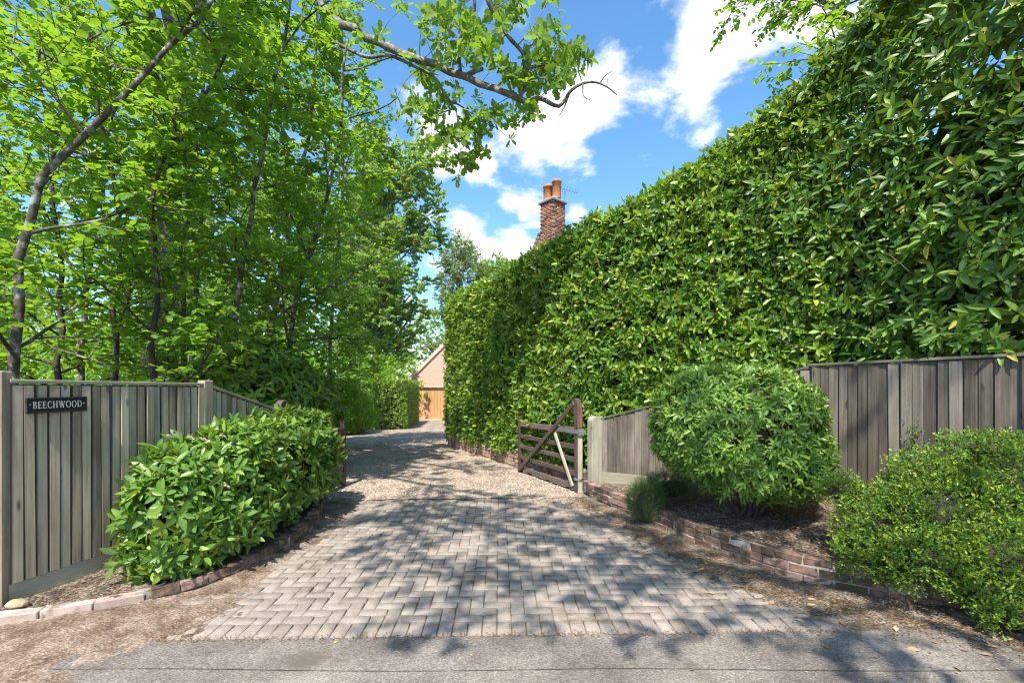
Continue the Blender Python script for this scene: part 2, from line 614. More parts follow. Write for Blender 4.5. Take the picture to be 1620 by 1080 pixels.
M['dark_bark'] = mat_bark('dark_bark', (0.03, 0.024, 0.02), (0.09, 0.075, 0.06), None, 16)
M['shade_core'] = mat_bark('shaded_twig_core', (0.018, 0.015, 0.010), (0.055, 0.045, 0.03), None, 18)  # twig brown, darkened to stand in for shade inside the foliage
G = (0.20, 0.30, 0.09)
M['hazel'] = mat_leaf('hazel_leaf', [(0.0, (0.055, 0.14, 0.018)), (0.5, (0.12, 0.26, 0.026)), (1.0, (0.26, 0.41, 0.038))], (0.17, 0.29, 0.055), 0.5, 0.45, (0.48, 0.77, 0.03), 0.35, 0.25)
M['laurel'] = mat_leaf('laurel_leaf', [(0.0, (0.045, 0.105, 0.016)), (0.5, (0.12, 0.235, 0.025)), (0.9, (0.30, 0.42, 0.045)), (1.0, (0.46, 0.42, 0.06))], (0.18, 0.28, 0.06), 0.38, 0.28, (0.46, 0.66, 0.03), 0.45, 0.4)
M['rhodo'] = mat_leaf('rhododendron_leaf', [(0.0, (0.035, 0.085, 0.014)), (0.55, (0.085, 0.185, 0.022)), (0.92, (0.19, 0.31, 0.035)), (1.0, (0.42, 0.36, 0.06))], (0.17, 0.25, 0.07), 0.42, 0.25, (0.42, 0.62, 0.03), 0.4, 0.55)
M['vib'] = mat_leaf('viburnum_leaf', [(0.0, (0.045, 0.115, 0.018)), (0.5, (0.105, 0.225, 0.027)), (1.0, (0.25, 0.37, 0.05))], (0.18, 0.27, 0.08), 0.42, 0.25, (0.42, 0.60, 0.03), 0.5, 0.5)
M['ball'] = mat_leaf('whorled_leaf', [(0.0, (0.06, 0.13, 0.022)), (0.5, (0.14, 0.27, 0.035)), (1.0, (0.29, 0.42, 0.07))], (0.2, 0.3, 0.1), 0.45, 0.25, (0.42, 0.60, 0.04), 0.45, 0.45)
M['tips'] = mat_leaf('small_tip_leaf', [(0.0, (0.03, 0.07, 0.02)), (0.3, (0.07, 0.15, 0.025)), (0.7, (0.23, 0.38, 0.025)), (0.93, (0.38, 0.50, 0.035)), (1.0, (0.42, 0.22, 0.10))], (0.12, 0.2, 0.05), 0.4, 0.25, (0.40, 0.55, 0.03), 0.4, 0.0)
M['needle'] = mat_leaf('needle_leaf', [(0.0, (0.022, 0.060, 0.022)), (0.6, (0.05, 0.115, 0.03)), (1.0, (0.12, 0.21, 0.04))], (0.09, 0.15, 0.05), 0.45, 0.2, (0.3, 0.45, 0.05), 0.4, 0.0)
M['oak'] = mat_leaf('oak_leaf', [(0.0, (0.06, 0.135, 0.018)), (0.5, (0.125, 0.245, 0.027)), (1.0, (0.25, 0.38, 0.04))], (0.18, 0.28, 0.08), 0.5, 0.45, (0.42, 0.64, 0.03), 0.4, 0.2)
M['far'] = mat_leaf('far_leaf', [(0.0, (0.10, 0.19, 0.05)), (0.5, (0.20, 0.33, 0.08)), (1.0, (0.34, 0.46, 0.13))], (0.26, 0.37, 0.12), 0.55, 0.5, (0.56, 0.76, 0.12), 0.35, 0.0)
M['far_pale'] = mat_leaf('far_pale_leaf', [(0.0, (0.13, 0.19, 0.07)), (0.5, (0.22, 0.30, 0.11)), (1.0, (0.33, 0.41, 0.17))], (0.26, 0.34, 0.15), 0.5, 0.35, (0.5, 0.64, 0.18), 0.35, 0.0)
M['litter'] = mat_leaf('dead_leaf', [(0.0, (0.09, 0.045, 0.018)), (0.5, (0.26, 0.14, 0.06)), (0.8, (0.46, 0.34, 0.22)), (1.0, (0.55, 0.42, 0.06))], (0.32, 0.22, 0.13), 0.7, 0.1, (0.4, 0.25, 0.08), 0.2, 0.0)
M['flower'] = mat_plain('cream_flower', (0.62, 0.50, 0.44), 0.8, 0, 0.25, 90)

# ------------------------------------------------------------------ leaves and branches
def template(stations, halfw, fold=0.10, droop=0.0, lobes=None):
    """leaf blade: u along the midrib, v across, w up; returns verts, tris, quads, rib"""
    V = [(0, 0, 0)]
    rib = [1]
    for u, h in zip(stations, halfw):
        V += [(u, -h, fold * h), (u, 0, 0), (u, h, fold * h)]
        rib += [0, 1, 0]
    V.append((1, 0, 0))
    rib.append(1)
    n = len(stations)
    tris = [(0, 2, 1), (0, 3, 2)]
    quads = []
    for i in range(n - 1):
        a, b = 1 + 3 * i, 4 + 3 * i
        quads += [(a, a + 1, b + 1, b), (a + 1, a + 2, b + 2, b + 1)]
    a = 1 + 3 * (n - 1)
    t = len(V) - 1
    tris += [(a, a + 1, t), (a + 1, a + 2, t)]
    return np.array(V, float), np.array(tris), np.array(quads).reshape(-1, 4), np.array(rib, float)


T_LONG = template([0.22, 0.52, 0.82], [0.38, 0.5, 0.30], 0.20)
T_MED = template([0.28, 0.72], [0.46, 0.42], 0.22)
T_LOW = template([0.48], [0.5], 0.22)
T_OAK = template([0.22, 0.34, 0.48, 0.62, 0.76, 0.88], [0.20, 0.40, 0.24, 0.50, 0.30, 0.40], 0.15)


def leaf_verts(T, P, A, N, L, W, bend):
    V, tris, quads, rib = T
    S = unit(np.cross(A, N))
    Nn = np.cross(S, A)
    u, v, w = V[:, 0], V[:, 1], V[:, 2]
    out = (P[:, None, :]
           + A[:, None, :] * (L[:, None] * u[None])[..., None]
           + S[:, None, :] * (W[:, None] * v[None])[..., None]
           + Nn[:, None, :] * (W[:, None] * w[None] + (bend * L)[:, None] * (u ** 2)[None])[..., None])
    return out


class Leaves:
    def __init__(self):
        self.a = []

    def add(self, P, A, N, L, W, tint, bend):
        self.a.append((P, A, N, L, W, tint, bend))

    def cat(self):
        return [np.concatenate([x[i] for x in self.a]) for i in range(7)]


def build_leaves(name, arrs, T, mat, parent=None, smooth=True):
    P, A, N, L, W, tint, bend = arrs
    n, k = len(P), len(T[0])
    V = leaf_verts(T, P, A, N, L, W, bend).reshape(-1, 3)
    off = (np.arange(n) * k)[:, None, None]
    tris = (T[1][None] + off).reshape(-1, 3)
    quads = (T[2][None] + off).reshape(-1, 4) if len(T[2]) else None
    me = np_mesh(name, V, tris=tris, quads=quads, smooth=smooth,
                 attrs={'tint': np.repeat(tint, k), 'rib': np.tile(T[3], n)})
    return link(name, me, mat, parent)


def leaf_objects(arrs, idx, T, mat, parent, name='leaf'):
    """the chosen leaves as separate parts that share a few blade meshes"""
    P, A, N, L, W, tint, bend = arrs
    protos = []
    for i in range(10):
        t = i / 9.0
        z = np.zeros((1, 3))
        V = leaf_verts(T, z, np.array([[1., 0, 0]]), np.array([[0, 0, 1.]]), np.ones(1), np.ones(1), np.array([-0.16]))[0]
        me = np_mesh(name, V, tris=T[1], quads=T[2], smooth=True, attrs={'tint': np.full(len(V), t), 'rib': T[3]})
        me.materials.append(mat)
        protos.append(me)
    for i in idx:
        a = A[i]
        s = np.cross(a, N[i])
        s /= np.linalg.norm(s)
        nn = np.cross(s, a)
        m = Matrix(((a[0] * L[i], s[0] * W[i], nn[0] * L[i], P[i][0]),
                    (a[1] * L[i], s[1] * W[i], nn[1] * L[i], P[i][1]),
                    (a[2] * L[i], s[2] * W[i], nn[2] * L[i], P[i][2]), (0, 0, 0, 1)))
        o = bpy.data.objects.new(name, protos[int(round(min(1, max(0, tint[i])) * 9))])
        COL.objects.link(o)
        o.parent = parent
        o.matrix_local = m


def split_leaves(arrs, score, n=300):
    order = np.argsort(-score)
    return order[:n], order[n:]


def take(arrs, idx):
    return [a[idx] for a in arrs]


def rosettes(r, C, AX, k, L, W, tilt=(0.2, 0.9), stem=0.0, tint=(0.2, 0.9), bend=(-0.3, 0.0), jit=0.25, lvar=0.25):
    """k leaves round every shoot tip C with shoot axis AX"""
    n = len(C)
    AX = unit(AX)
    ref = np.where(np.abs(AX[:, 2:3]) > 0.9, np.array([[1., 0, 0]]), np.array([[0, 0, 1.]]))
    U = unit(np.cross(AX, ref))
    Vv = np.cross(AX, U)
    ang = r.uniform(0, 6.28, (n, 1)) + np.arange(k)[None] * 2.39996 + r.normal(0, 0.2, (n, k))
    rad = U[:, None] * np.cos(ang)[..., None] + Vv[:, None] * np.sin(ang)[..., None]
    t = np.linspace(tilt[0], tilt[1], k)[None] + r.normal(0, 0.18, (n, k))     # 0 flat out, 1.57 along the shoot
    A = rad * np.cos(t)[..., None] + AX[:, None] * np.sin(t)[..., None] + r.normal(0, jit, (n, k, 3)) * 0.5
    A = unit(A)
    N = AX[:, None] * np.cos(t)[..., None] - rad * np.sin(t)[..., None] + r.normal(0, jit, (n, k, 3))
    P = C[:, None] + AX[:, None] * (stem * np.linspace(0, 1, k)[None] * np.ones((n, 1)))[..., None]
    size = r.uniform(1 - lvar, 1 + lvar, (n, k)) * r.uniform(0.85, 1.15, (n, 1))
    ti = np.clip(r.uniform(tint[0], tint[1], (n, 1)) + r.normal(0, 0.13, (n, k)), 0, 0.95)
    f = lambda x: x.reshape(-1, 3)
    return (f(P), f(A), f(N), (L * size).ravel(), (W * size).ravel(), ti.ravel(), r.uniform(bend[0], bend[1], n * k))


def build_tubes(name, tubes, mat, parent=None, sides=6):
    """tubes: list of (points (n,m,3), radii (n,m), sides)"""
    Vs, Qs, Ts, off = [], [], [], 0
    for P, R, k in tubes:
        n, m, _ = P.shape
        t = unit(np.gradient(P, axis=1))
        ref = np.where(np.abs(t[:, :1, 2:3]) > 0.85, np.array([[[1., 0, 0]]]), np.array([[[0, 0, 1.]]]))
        s = unit(np.cross(t, np.broadcast_to(ref, t.shape)))
        b = np.cross(t, s)
        a = np.arange(k) * 2 * np.pi / k
        V = P[:, :, None] + (s[:, :, None] * np.cos(a)[None, None, :, None] + b[:, :, None] * np.sin(a)[None, None, :, None]) * R[:, :, None, None]
        Vs.append(V.reshape(-1, 3))
        base = off + (np.arange(n) * m * k)[:, None, None]
        i = (np.arange(m - 1) * k)[None, :, None]
        j = np.arange(k)[None, None]
        j2 = (j + 1) % k
        Qs.append(np.stack([base + i + j, base + i + j2, base + i + k + j2, base + i + k + j], -1).reshape(-1, 4))
        top = base[:, 0] + (m - 1) * k
        for q in range(1, k - 1):
            Ts.append(np.concatenate([top, top + q, top + q + 1], 1))
        off += n * m * k
    me = np_mesh(name, np.concatenate(Vs), tris=np.concatenate(Ts), quads=np.concatenate(Qs), smooth=True)
    return link(name, me, mat, parent)


def children(r, Pp, Rp, c, t0, length, spread, trop=0.0, mm=5, rfac=0.6, flat=1.0, wob=0.25, t1=1.0, shrink=0.5):
    n, m, _ = Pp.shape
    t = (np.arange(c)[None] + r.uniform(0, 1, (n, c))) / c * (t1 - t0) + t0
    x = np.clip(t * (m - 1), 0, m - 1.001)
    i0 = x.astype(int)
    f = (x - i0)[..., None]
    ar = np.arange(n)[:, None]
    base = Pp[ar, i0] * (1 - f) + Pp[ar, i0 + 1] * f
    tang = unit(Pp[ar, i0 + 1] - Pp[ar, i0])
    rad = (Rp[ar, i0] * (1 - f[..., 0]) + Rp[ar, i0 + 1] * f[..., 0]) * rfac
    ph = r.uniform(0, 6.28, (n, 1)) + np.arange(c)[None] * 2.4 + r.normal(0, 0.4, (n, c))
    ref = np.where(np.abs(tang[..., 2:3]) > 0.9, np.array([1., 0, 0]), np.array([0, 0, 1.]))
    u = unit(np.cross(tang, ref))
    v = np.cross(tang, u)
    perp = u * np.cos(ph)[..., None] + v * np.sin(ph)[..., None]
    perp[..., 2] *= flat
    perp = unit(perp)
    sp = (spread + r.normal(0, 0.15, (n, c)))[..., None]
    d = unit(tang * np.cos(sp) + perp * np.sin(sp))
    ln = (length * (1 - shrink * t) * r.uniform(0.65, 1.25, (n, c)))[..., None]
    d, base, ln, rad = d.reshape(-1, 3), base.reshape(-1, 3), ln.reshape(-1, 1), rad.reshape(-1)
    N = len(d)
    P = np.empty((N, mm, 3))
    P[:, 0] = base
    w = np.zeros((N, 3))
    for k in range(1, mm):
        w = w + r.normal(0, wob, (N, 3)) / math.sqrt(mm)
        dk = unit(d + w + np.array([0, 0, trop * k / mm]))
        P[:, k] = P[:, k - 1] + dk * ln / (mm - 1)
    R = rad[:, None] * np.linspace(1, 0.35, mm)[None]
    return P, R


def twig_leaves(r, P, k, L, W, tint=(0.1, 0.9), t0=0.15, droop=0.15, nj=0.35, zref=None, up=1.0):
    """k leaves alternately along every twig, blades roughly level"""
    n, m, _ = P.shape
    t = np.linspace(t0, 1, k)[None] + r.normal(0, 0.03, (n, k))
    x = np.clip(t * (m - 1), 0, m - 1.001)
    i0 = x.astype(int)
    f = (x - i0)[..., None]
    ar = np.arange(n)[:, None]
    B = P[ar, i0] * (1 - f) + P[ar, i0 + 1] * f
    tang = unit(P[ar, i0 + 1] - P[ar, i0])
    side = unit(np.cross(tang, np.array([0, 0, 1.])) + r.normal(0, 0.2, (n, k, 3)))
    sg = np.where(np.arange(k) % 2 == 0, 1.0, -1.0)[None, :, None]
    A = unit(tang * 0.55 + side * sg * 0.85 + np.array([0, 0, -droop]) + r.normal(0, 0.22, (n, k, 3)))
    N = np.array([0, 0, up]) + r.normal(0, nj, (n, k, 3))
    sz = r.uniform(0.7, 1.25, (n, k))
    ti = np.clip(r.uniform(tint[0], tint[1], (n, 1)) + r.normal(0, 0.15, (n, k)), 0, 1)
    g = lambda q: q.reshape(-1, 3)
    return (g(B), g(A), g(N), (L * sz).ravel(), (W * sz).ravel(), ti.ravel(), r.uniform(-0.25, 0.02, n * k))


def line3(pts, m=14):
    """smooth polyline through 3-D points, resampled to m"""
    L = smooth_line(np.array(pts, float), 2)
    s = np.r_[0, np.cumsum(np.linalg.norm(np.diff(L, axis=0), axis=1))]
    q = np.linspace(0, s[-1], m)
    return np.stack([np.interp(q, s, L[:, k]) for k in range(3)], -1)


def make_tree(name, label, cat, seed, trunks, r0, n1, l1, leaf_mat, bark, leafL, leafW, T, first=0.25, c2=7, l2=0.9, c3=4, l3=0.38, kl=10,
              spread=1.05, trop=0.25, flat=0.6, tint=(0.1, 0.9), cull=None, group=None, nj=0.35, rtop=0.25, up=1.0, droop=0.15):
    """a tree: trunks (list of 3-D polylines), limbs, branches, leafy shoots"""
    r = rng_of(seed)
    b = trunks[0][0]
    root = empty(name, tuple(b), 0, label, cat, group)
    tubes, lv = [], Leaves()
    for ti_, pts in enumerate(trunks):
        l1_ = l1[ti_] if isinstance(l1, (list, tuple)) else l1
        tp = line3(pts, 16)[None]
        tp[:, 1:-1] += r.normal(0, 0.03, (1, 14, 3)) * (r0 / 0.08) ** 0.5
        tr = (r0 * (1.0 if ti_ == 0 else 0.4) * np.linspace(1, rtop, 16) ** 0.9)[None]
        tr[:, 0] *= 1.35
        tubes.append((tp, tr, 9))
        P1, R1 = children(r, tp, tr, n1, first, l1_, spread, trop, 7, 0.5, 0.8, 0.22, 1.0, 0.45)
        R1 = np.maximum(R1, 0.013 if leafL < 0.16 else 0.03)
        P2, R2 = children(r, P1, R1, c2, 0.15, l2, 0.85, 0.1, 5, 0.55, flat, 0.25, 1.0, 0.4)
        R2 = np.maximum(R2, 0.006)
        P3, R3 = children(r, P2, R2, c3, 0.1, l3, 0.75, 0.0, 4, 0.6, flat, 0.2, 1.0, 0.3)
        R3 = np.maximum(R3, 0.002)
        if cull is not None:
            P2, R2 = P2[cull(P2[:, -1])], R2[cull(P2[:, -1])]
            k3 = cull(P3[:, -1])
            P3, R3 = P3[k3], R3[k3]
        tubes += [(P1, R1, 5), (P2, R2, 4), (P3, R3, 3)]
        lv.add(*twig_leaves(r, P3, kl, leafL, leafW, tint, nj=nj, up=up, droop=droop))
        lv.add(*twig_leaves(r, P2[:, 2:], max(2, kl // 3), leafL, leafW, tint, nj=nj, up=up, droop=droop))
    arrs = lv.cat()
    inv = -np.array(b)
    tubes = [(P + inv, R, k) for P, R, k in tubes]
    arrs[0] = arrs[0] + inv
    build_tubes('trunk', tubes, bark, root)
    build_leaves('crown', arrs, T, leaf_mat, root)
    return root


def copy_tree(root, loc, rz, sc, label, group=None):
    c = root.copy()
    COL.objects.link(c)
    c.location, c.rotation_euler, c.scale = loc, (0, 0, rz), (sc, sc, sc)
    tag(c, label, None, group)
    for ch in list(root.children):
        d = ch.copy()
        COL.objects.link(d)
        d.parent = c
    return c


# ------------------------------------------------------------------ the setting: ground, road, drive
PROT = 0.0265                                           # the entrance is turned a little to the lens
R_WALL = [(1.10, 7.18), (1.22, 6.75), (1.46, 6.1), (1.70, 5.54), (1.93, 4.86), (2.21, 4.24), (2.42, 3.95), (2.66, 3.74), (3.1, 3.47), (3.8, 3.25), (4.6, 3.12), (5.6, 3.05)]
L_KERB = [(-3.62, 3.16), (-3.445, 3.22), (-3.10, 3.36), (-2.75, 3.58), (-2.50, 3.82), (-2.36, 4.26), (-2.25, 4.9), (-2.31, 5.5), (-2.50, 6.15), (-2.78, 6.62)]
H_WALL = [(-1.92, 13.75), (-0.85, 11.5), (0.25, 9.2), (1.12, 7.42)]
R_FENCE = [(1.38, 7.16), (3.68, 5.73), (4.43, 4.05), (5.25, 2.2)]
L_FENCE = [(-3.71, 3.40), (-3.26, 4.88), (-3.08, 5.90)]
Y0 = 3.075


def front(x):
    return Y0 + PROT * x


me = grid('ground', -300, 300, -60, 540, 121, 121, lambda x, y: gz(y) - 0.08 + 0 * x)
tag(link('ground', me, M['woodfloor']), kind='structure')
me = grid('lawn', -60, -5.4, 14, 60, 60, 60, lambda x, y: gz(y) - 0.05 + 0.05 * vnoise(x, y, 0.4))
tag(link('lawn', me, M['lawn']), kind='structure')
me = grid('road', -40, 40, -14, 2.715, 161, 60, lambda x, y: y * 0 + 0.004 * fbm(x, y, 1.2, 3) - 0.004, smooth=True)
tag(link('road', me, M['asphalt_old']), kind='structure')


def apron_z(x, y):
    return 0.006 * fbm(x, y, 1.5, 5) - 0.002


xs = np.linspace(-14, 14, 281)
V, Q = [], []
for j, t in enumerate(np.linspace(0, 1, 9)):
    y = 2.70 + 0.012 * np.sin(xs * 2.1) + (front(xs) - 2.70 - 0.012 * np.sin(xs * 2.1)) * t
    V.append(np.c_[xs, y, apron_z(xs, y) + 0.003])
V = np.concatenate(V)
n = len(xs)
idx = np.arange(n * 9).reshape(9, n)
Q = np.stack([idx[:-1, :-1], idx[:-1, 1:], idx[1:, 1:], idx[1:, :-1]], -1).reshape(-1, 4)
tag(link('road_patch', np_mesh('road_patch', V, quads=Q, smooth=True), M['asphalt']), kind='structure')


def gravel_z(x, y):
    return gz(y) + 0.012 + 0.02 * (fbm(x, y, 1.1, 11) - 0.5) + 0.012 * (vnoise(x, y, 9, 4) - 0.5)


def gravel_keep(x, y):
    p = [(-3.4, 6.75), (1.25, 7.0), (1.25, 7.45), (-1.85, 13.8), (-1.2, 16), (9, 16), (9, 30.5), (-6.8, 30.5), (-6.0, 27), (-5.3, 20.9), (-7.3, 20.6), (-7.0, 17.5), (-4.3, 10.5)]
    return inside(x, y, p)


me = grid('gravel_drive', -8, 9.5, 6.7, 30.6, 260, 360, gravel_z, gravel_keep)
tag(link('gravel_drive', me, M['gravel']), kind='structure')
# loose stones near the front of the drive
r = rng_of(21)
n = 60000
yy = 6.95 + 10.0 * r.random(n) ** 1.9
xx = r.uniform(-4.2, 1.3, n)
k = gravel_keep(xx, yy)
xx, yy = xx[k], yy[k]
# some strays on the blocks
m_ = 500
xx = np.r_[xx, r.uniform(-2.6, 1.2, m_)]
yy = np.r_[yy, 7.0 - r.random(m_) ** 2.2 * 1.0]
n = len(xx)
oct_v = np.array([(1, 0, 0), (0, 1, 0), (-1, 0, 0), (0, -1, 0), (0, 0, 1)], float)
S = r.uniform(0.005, 0.013, (n, 1, 1)) * r.uniform(0.6, 1.2, (n, 1, 3))
a = r.uniform(0, 6.28, n)
Rm = np.zeros((n, 3, 3))
Rm[:, 0, 0], Rm[:, 0, 1], Rm[:, 1, 0], Rm[:, 1, 1], Rm[:, 2, 2] = np.cos(a), -np.sin(a), np.sin(a), np.cos(a), 1
V = np.einsum('nij,nkj->nki', Rm, oct_v[None] * S * r.uniform(0.75, 1.25, (n, 5, 1)))
zz = np.where(yy > 7.0, gravel_z(xx, yy), 0.004)
V += np.stack([xx, yy, zz], -1)[:, None]
T_ = np.array([(0, 1, 4), (1, 2, 4), (2, 3, 4), (3, 0, 4)])
me = np_mesh('gravel_stones', V.reshape(-1, 3), tris=(T_[None] + (np.arange(n) * 5)[:, None, None]).reshape(-1, 3), attrs={'tint': np.repeat(r.random(n), 5)})
M['pebble'] = mat_leaf('gravel_pebble', [(0.0, (0.075, 0.054, 0.04)), (0.35, (0.24, 0.178, 0.135)), (0.75, (0.39, 0.315, 0.25)), (1.0, (0.58, 0.51, 0.43))], (0.3, 0.25, 0.2), 0.8, 0.0, rib=0)
tag(link('gravel_stones', me, M['pebble']), 'loose pinkish gravel stones scattered over the drive', 'gravel', kind='stuff')

# block paving: 90 degree herringbone of 200 x 100 blocks with a soldier course along the road
pav = link('block_paving', None)
bpy.data.objects.remove(pav)
V = [(-3.2, 0.0, -0.012), (2.9, 0.0, -0.012), (2.2, 4.15, -0.012), (-3.2, 4.15, -0.012)]
pav = link('block_paving', np_mesh('block_paving', V, quads=[(0, 1, 2, 3)]), M['joint'], None, (0, Y0, 0), (0, 0, PROT))
tag(pav, kind='structure')
PAVE = [(-2.95, -0.1), (2.35, -0.1), (2.0, 1.1), (1.75, 2.3), (1.3, 3.4), (1.15, 4.05), (-2.95, 4.05)]
blocks = []
for i in range(-30, 24):
    blocks.append((i * 0.101, (i + 1) * 0.101, 0.0, 0.2))
U = 0.101
for a_ in range(-70, 70):
    for b_ in range(-30, 30):
        for x0, y0, w, h in (((a_ + 4 * b_), a_, 2, 1), ((a_ + 4 * b_ + 2), a_ - 1, 1, 2)):
            X0, Y_0, X1, Y_1 = x0 * U, y0 * U + 0.201, (x0 + w) * U, (y0 + h) * U + 0.201
            Y_0, Y_1 = max(Y_0, 0.201), min(Y_1, 3.96)
            if Y_1 - Y_0 < 0.03 or X1 < -3 or X0 > 2.6:
                continue
            blocks.append((X0, X1, Y_0, Y_1))
blocks = np.array(blocks)
cxb, cyb = (blocks[:, 0] + blocks[:, 1]) / 2, (blocks[:, 2] + blocks[:, 3]) / 2
blocks = blocks[inside(cxb, cyb, PAVE)]
r = rng_of(5)
order = np.argsort(blocks[:, 2] + 0.05 * np.abs(blocks[:, 0]) ** 1.5)
blocks = blocks[order]


def block_verts(w, h, rr, g=0.0036, c=0.004):
    w, h = w / 2 - g, h / 2 - g
    V = []
    for z, ins in ((-0.03, 0), (-c, 0), (0, c)):
        for sx, sy in ((-1, -1), (1, -1), (1, 1), (-1, 1)):
            V.append((sx * (w - ins), sy * (h - ins), z))
    V = np.array(V)
    V[4:] += rr.normal(0, 0.0012, (8, 3))
    return V


BQ = np.array([(0, 1, 5, 4), (1, 2, 6, 5), (2, 3, 7, 6), (3, 0, 4, 7), (4, 5, 9, 8), (5, 6, 10, 9), (6, 7, 11, 10), (7, 4, 8, 11), (8, 9, 10, 11)])
cache, RV, RQ, nb = {}, [], [], 0
for i, (x0, x1, y0, y1) in enumerate(blocks):
    w, h = round(x1 - x0, 3), round(y1 - y0, 3)
    c = ((x0 + x1) / 2, (y0 + y1) / 2, r.normal(0.002, 0.0016) + 0.004 * (vnoise(x0, y0, 1.4, 9) - 0.5))
    rot = (r.normal(0, 0.004), r.normal(0, 0.004), r.normal(0, 0.010))
    if i < 300:
        key = (w, h, i % 3)
        if key not in cache:
            cache[key] = np_mesh('paving_block', block_verts(w, h, r), quads=BQ)
        link('paving_block', cache[key], M['paver'], pav, c, rot)
    else:
        V = block_verts(w, h, r) @ np.array(Matrix.Rotation(rot[2], 3, 'Z')).T + np.array(c)
        RV.append(V)
        RQ.append(BQ + nb * 12)
        nb += 1
me = np_mesh('paving_blocks', np.concatenate(RV), quads=np.concatenate(RQ))
m2 = M['paver'].copy()
nt = m2.node_tree
M['paver_mass'] = m2
# per-block tone for the joined blocks
me.attributes.new('tone', 'FLOAT', 'POINT').data.foreach_set('value', np.repeat(r.random(nb), 12).astype(np.float32))
an = nt.nodes.new('ShaderNodeAttribute')
an.attribute_name = 'tone'
for nd in nt.nodes:
    if nd.bl_idname == 'ShaderNodeObjectInfo':
        for l in list(nt.links):
            if l.from_node == nd:
                to = l.to_socket
                nt.links.remove(l)
                nt.links.new(an.outputs['Fac'], to)
tag(link('paving_blocks', me, m2, pav), kind='stuff')


# soil drifts that lie over the edges of the blocks and the tarmac
def drift(name, mat, box4, n, f, label):
    x0, x1, y0, y1 = box4

    def z(x, y):
        return f(x, y)
    me = grid(name, x0, x1, y0, y1, n[0], n[1], z, lambda x, y: f(x, y) > -0.022)
    return tag(link(name, me, mat), label, 'dirt', kind='stuff')


def rough(x, y, s):
    return 0.030 * (fbm(x, y, 2.2, s) - 0.5) + 0.016 * (vnoise(x, y, 14, s + 3) - 0.5) + 0.008 * (vnoise(x, y, 45, s + 5) - 0.5)


def left_drift(x, y):
    d = poly_dist(x, y, L_KERB + [(-3.3, 7.0)])
    width = np.interp(y, [2.4, 3.1, 3.6, 4.2, 5.0, 5.6, 6.6, 7.1], [0.95, 0.72, 0.48, 0.20, 0.20, 0.28, 0.46, 0.5])
    width = np.where(x < -3.0, width + 0.35 * (-3.0 - x), width)
    e = np.clip(1 - d / width, -1, 1)
    return np.where(e > 0, 0.024 * e ** 0.6, 0.035 * e) + rough(x, y, 31) - 0.004


def right_drift(x, y):
    d = poly_dist(x, y, R_WALL)
    width = np.interp(y, [2.2, 2.9, 3.5, 4.2, 5.2, 6.2, 7.2], [0.55, 0.72, 0.62, 0.52, 0.48, 0.26, 0.20])
    e = np.clip(1 - d / width, -1, 1)
    return np.where(e > 0, 0.024 * e ** 0.6, 0.035 * e) + rough(x, y, 47) - 0.004


def out_left(x, y):
    return x < -3.4


drift('soil_drift', M['dirt'], (-6.5, -1.0, 2.0, 7.2), (260, 250), left_drift, 'reddish soil and needles drifted along the curved kerb')
drift('soil_drift', M['dirt_dark'], (0.6, 6.5, 2.2, 7.3), (280, 250), right_drift, 'dark leafy soil drifted along the foot of low brick wall')

# planting beds
bedL = [(-3.9, 3.05), (-3.45, 3.27), (-3.1, 3.42), (-2.8, 3.63), (-2.56, 3.85), (-2.42, 4.28), (-2.31, 4.9), (-2.37, 5.48), (-2.55, 6.1), (-2.83, 6.6), (-3.2, 6.7), (-4.2, 6.2), (-4.2, 3.05)]
me = grid('bed_left', -4.3, -2.2, 3.0, 6.8, 120, 200, lambda x, y: np.interp(y, [3, 3.6, 4.5, 6], [0.05, 0.07, 0.10, 0.13]) + 1.3 * rough(x, y, 61), lambda x, y: inside(x, y, bedL))
tag(link('bed_soil', me, M['soil']), kind='structure')
bedR = [(x + 0.07, y + 0.06) for x, y in R_WALL] + [(5.6, 4.0), (4.2, 6.0), (1.6, 7.6), (1.25, 7.3)]
me = grid('bed_right', 1.0, 5.7, 3.0, 7.7, 220, 220, lambda x, y: 0.185 + 0.10 * np.clip(poly_dist(x, y, R_WALL) - 0.2, 0, 1) + 1.3 * rough(x, y, 71), lambda x, y: inside(x, y, bedR))
tag(link('bed_soil', me, M['soil']), kind='structure')
hedge_bank = [(1.3, 7.5), (0.35, 9.25), (-0.75, 11.55), (-1.8, 13.85), (-0.5, 14.3), (3.5, 8.5), (2.2, 7.4)]
me = grid('hedge_bank', -2.2, 3.8, 7.2, 14.5, 60, 80, lambda x, y: gz(y) + 0.30 + rough(x, y, 81), lambda x, y: inside(x, y, hedge_bank))
tag(link('hedge_bank', me, M['soil']), kind='structure')


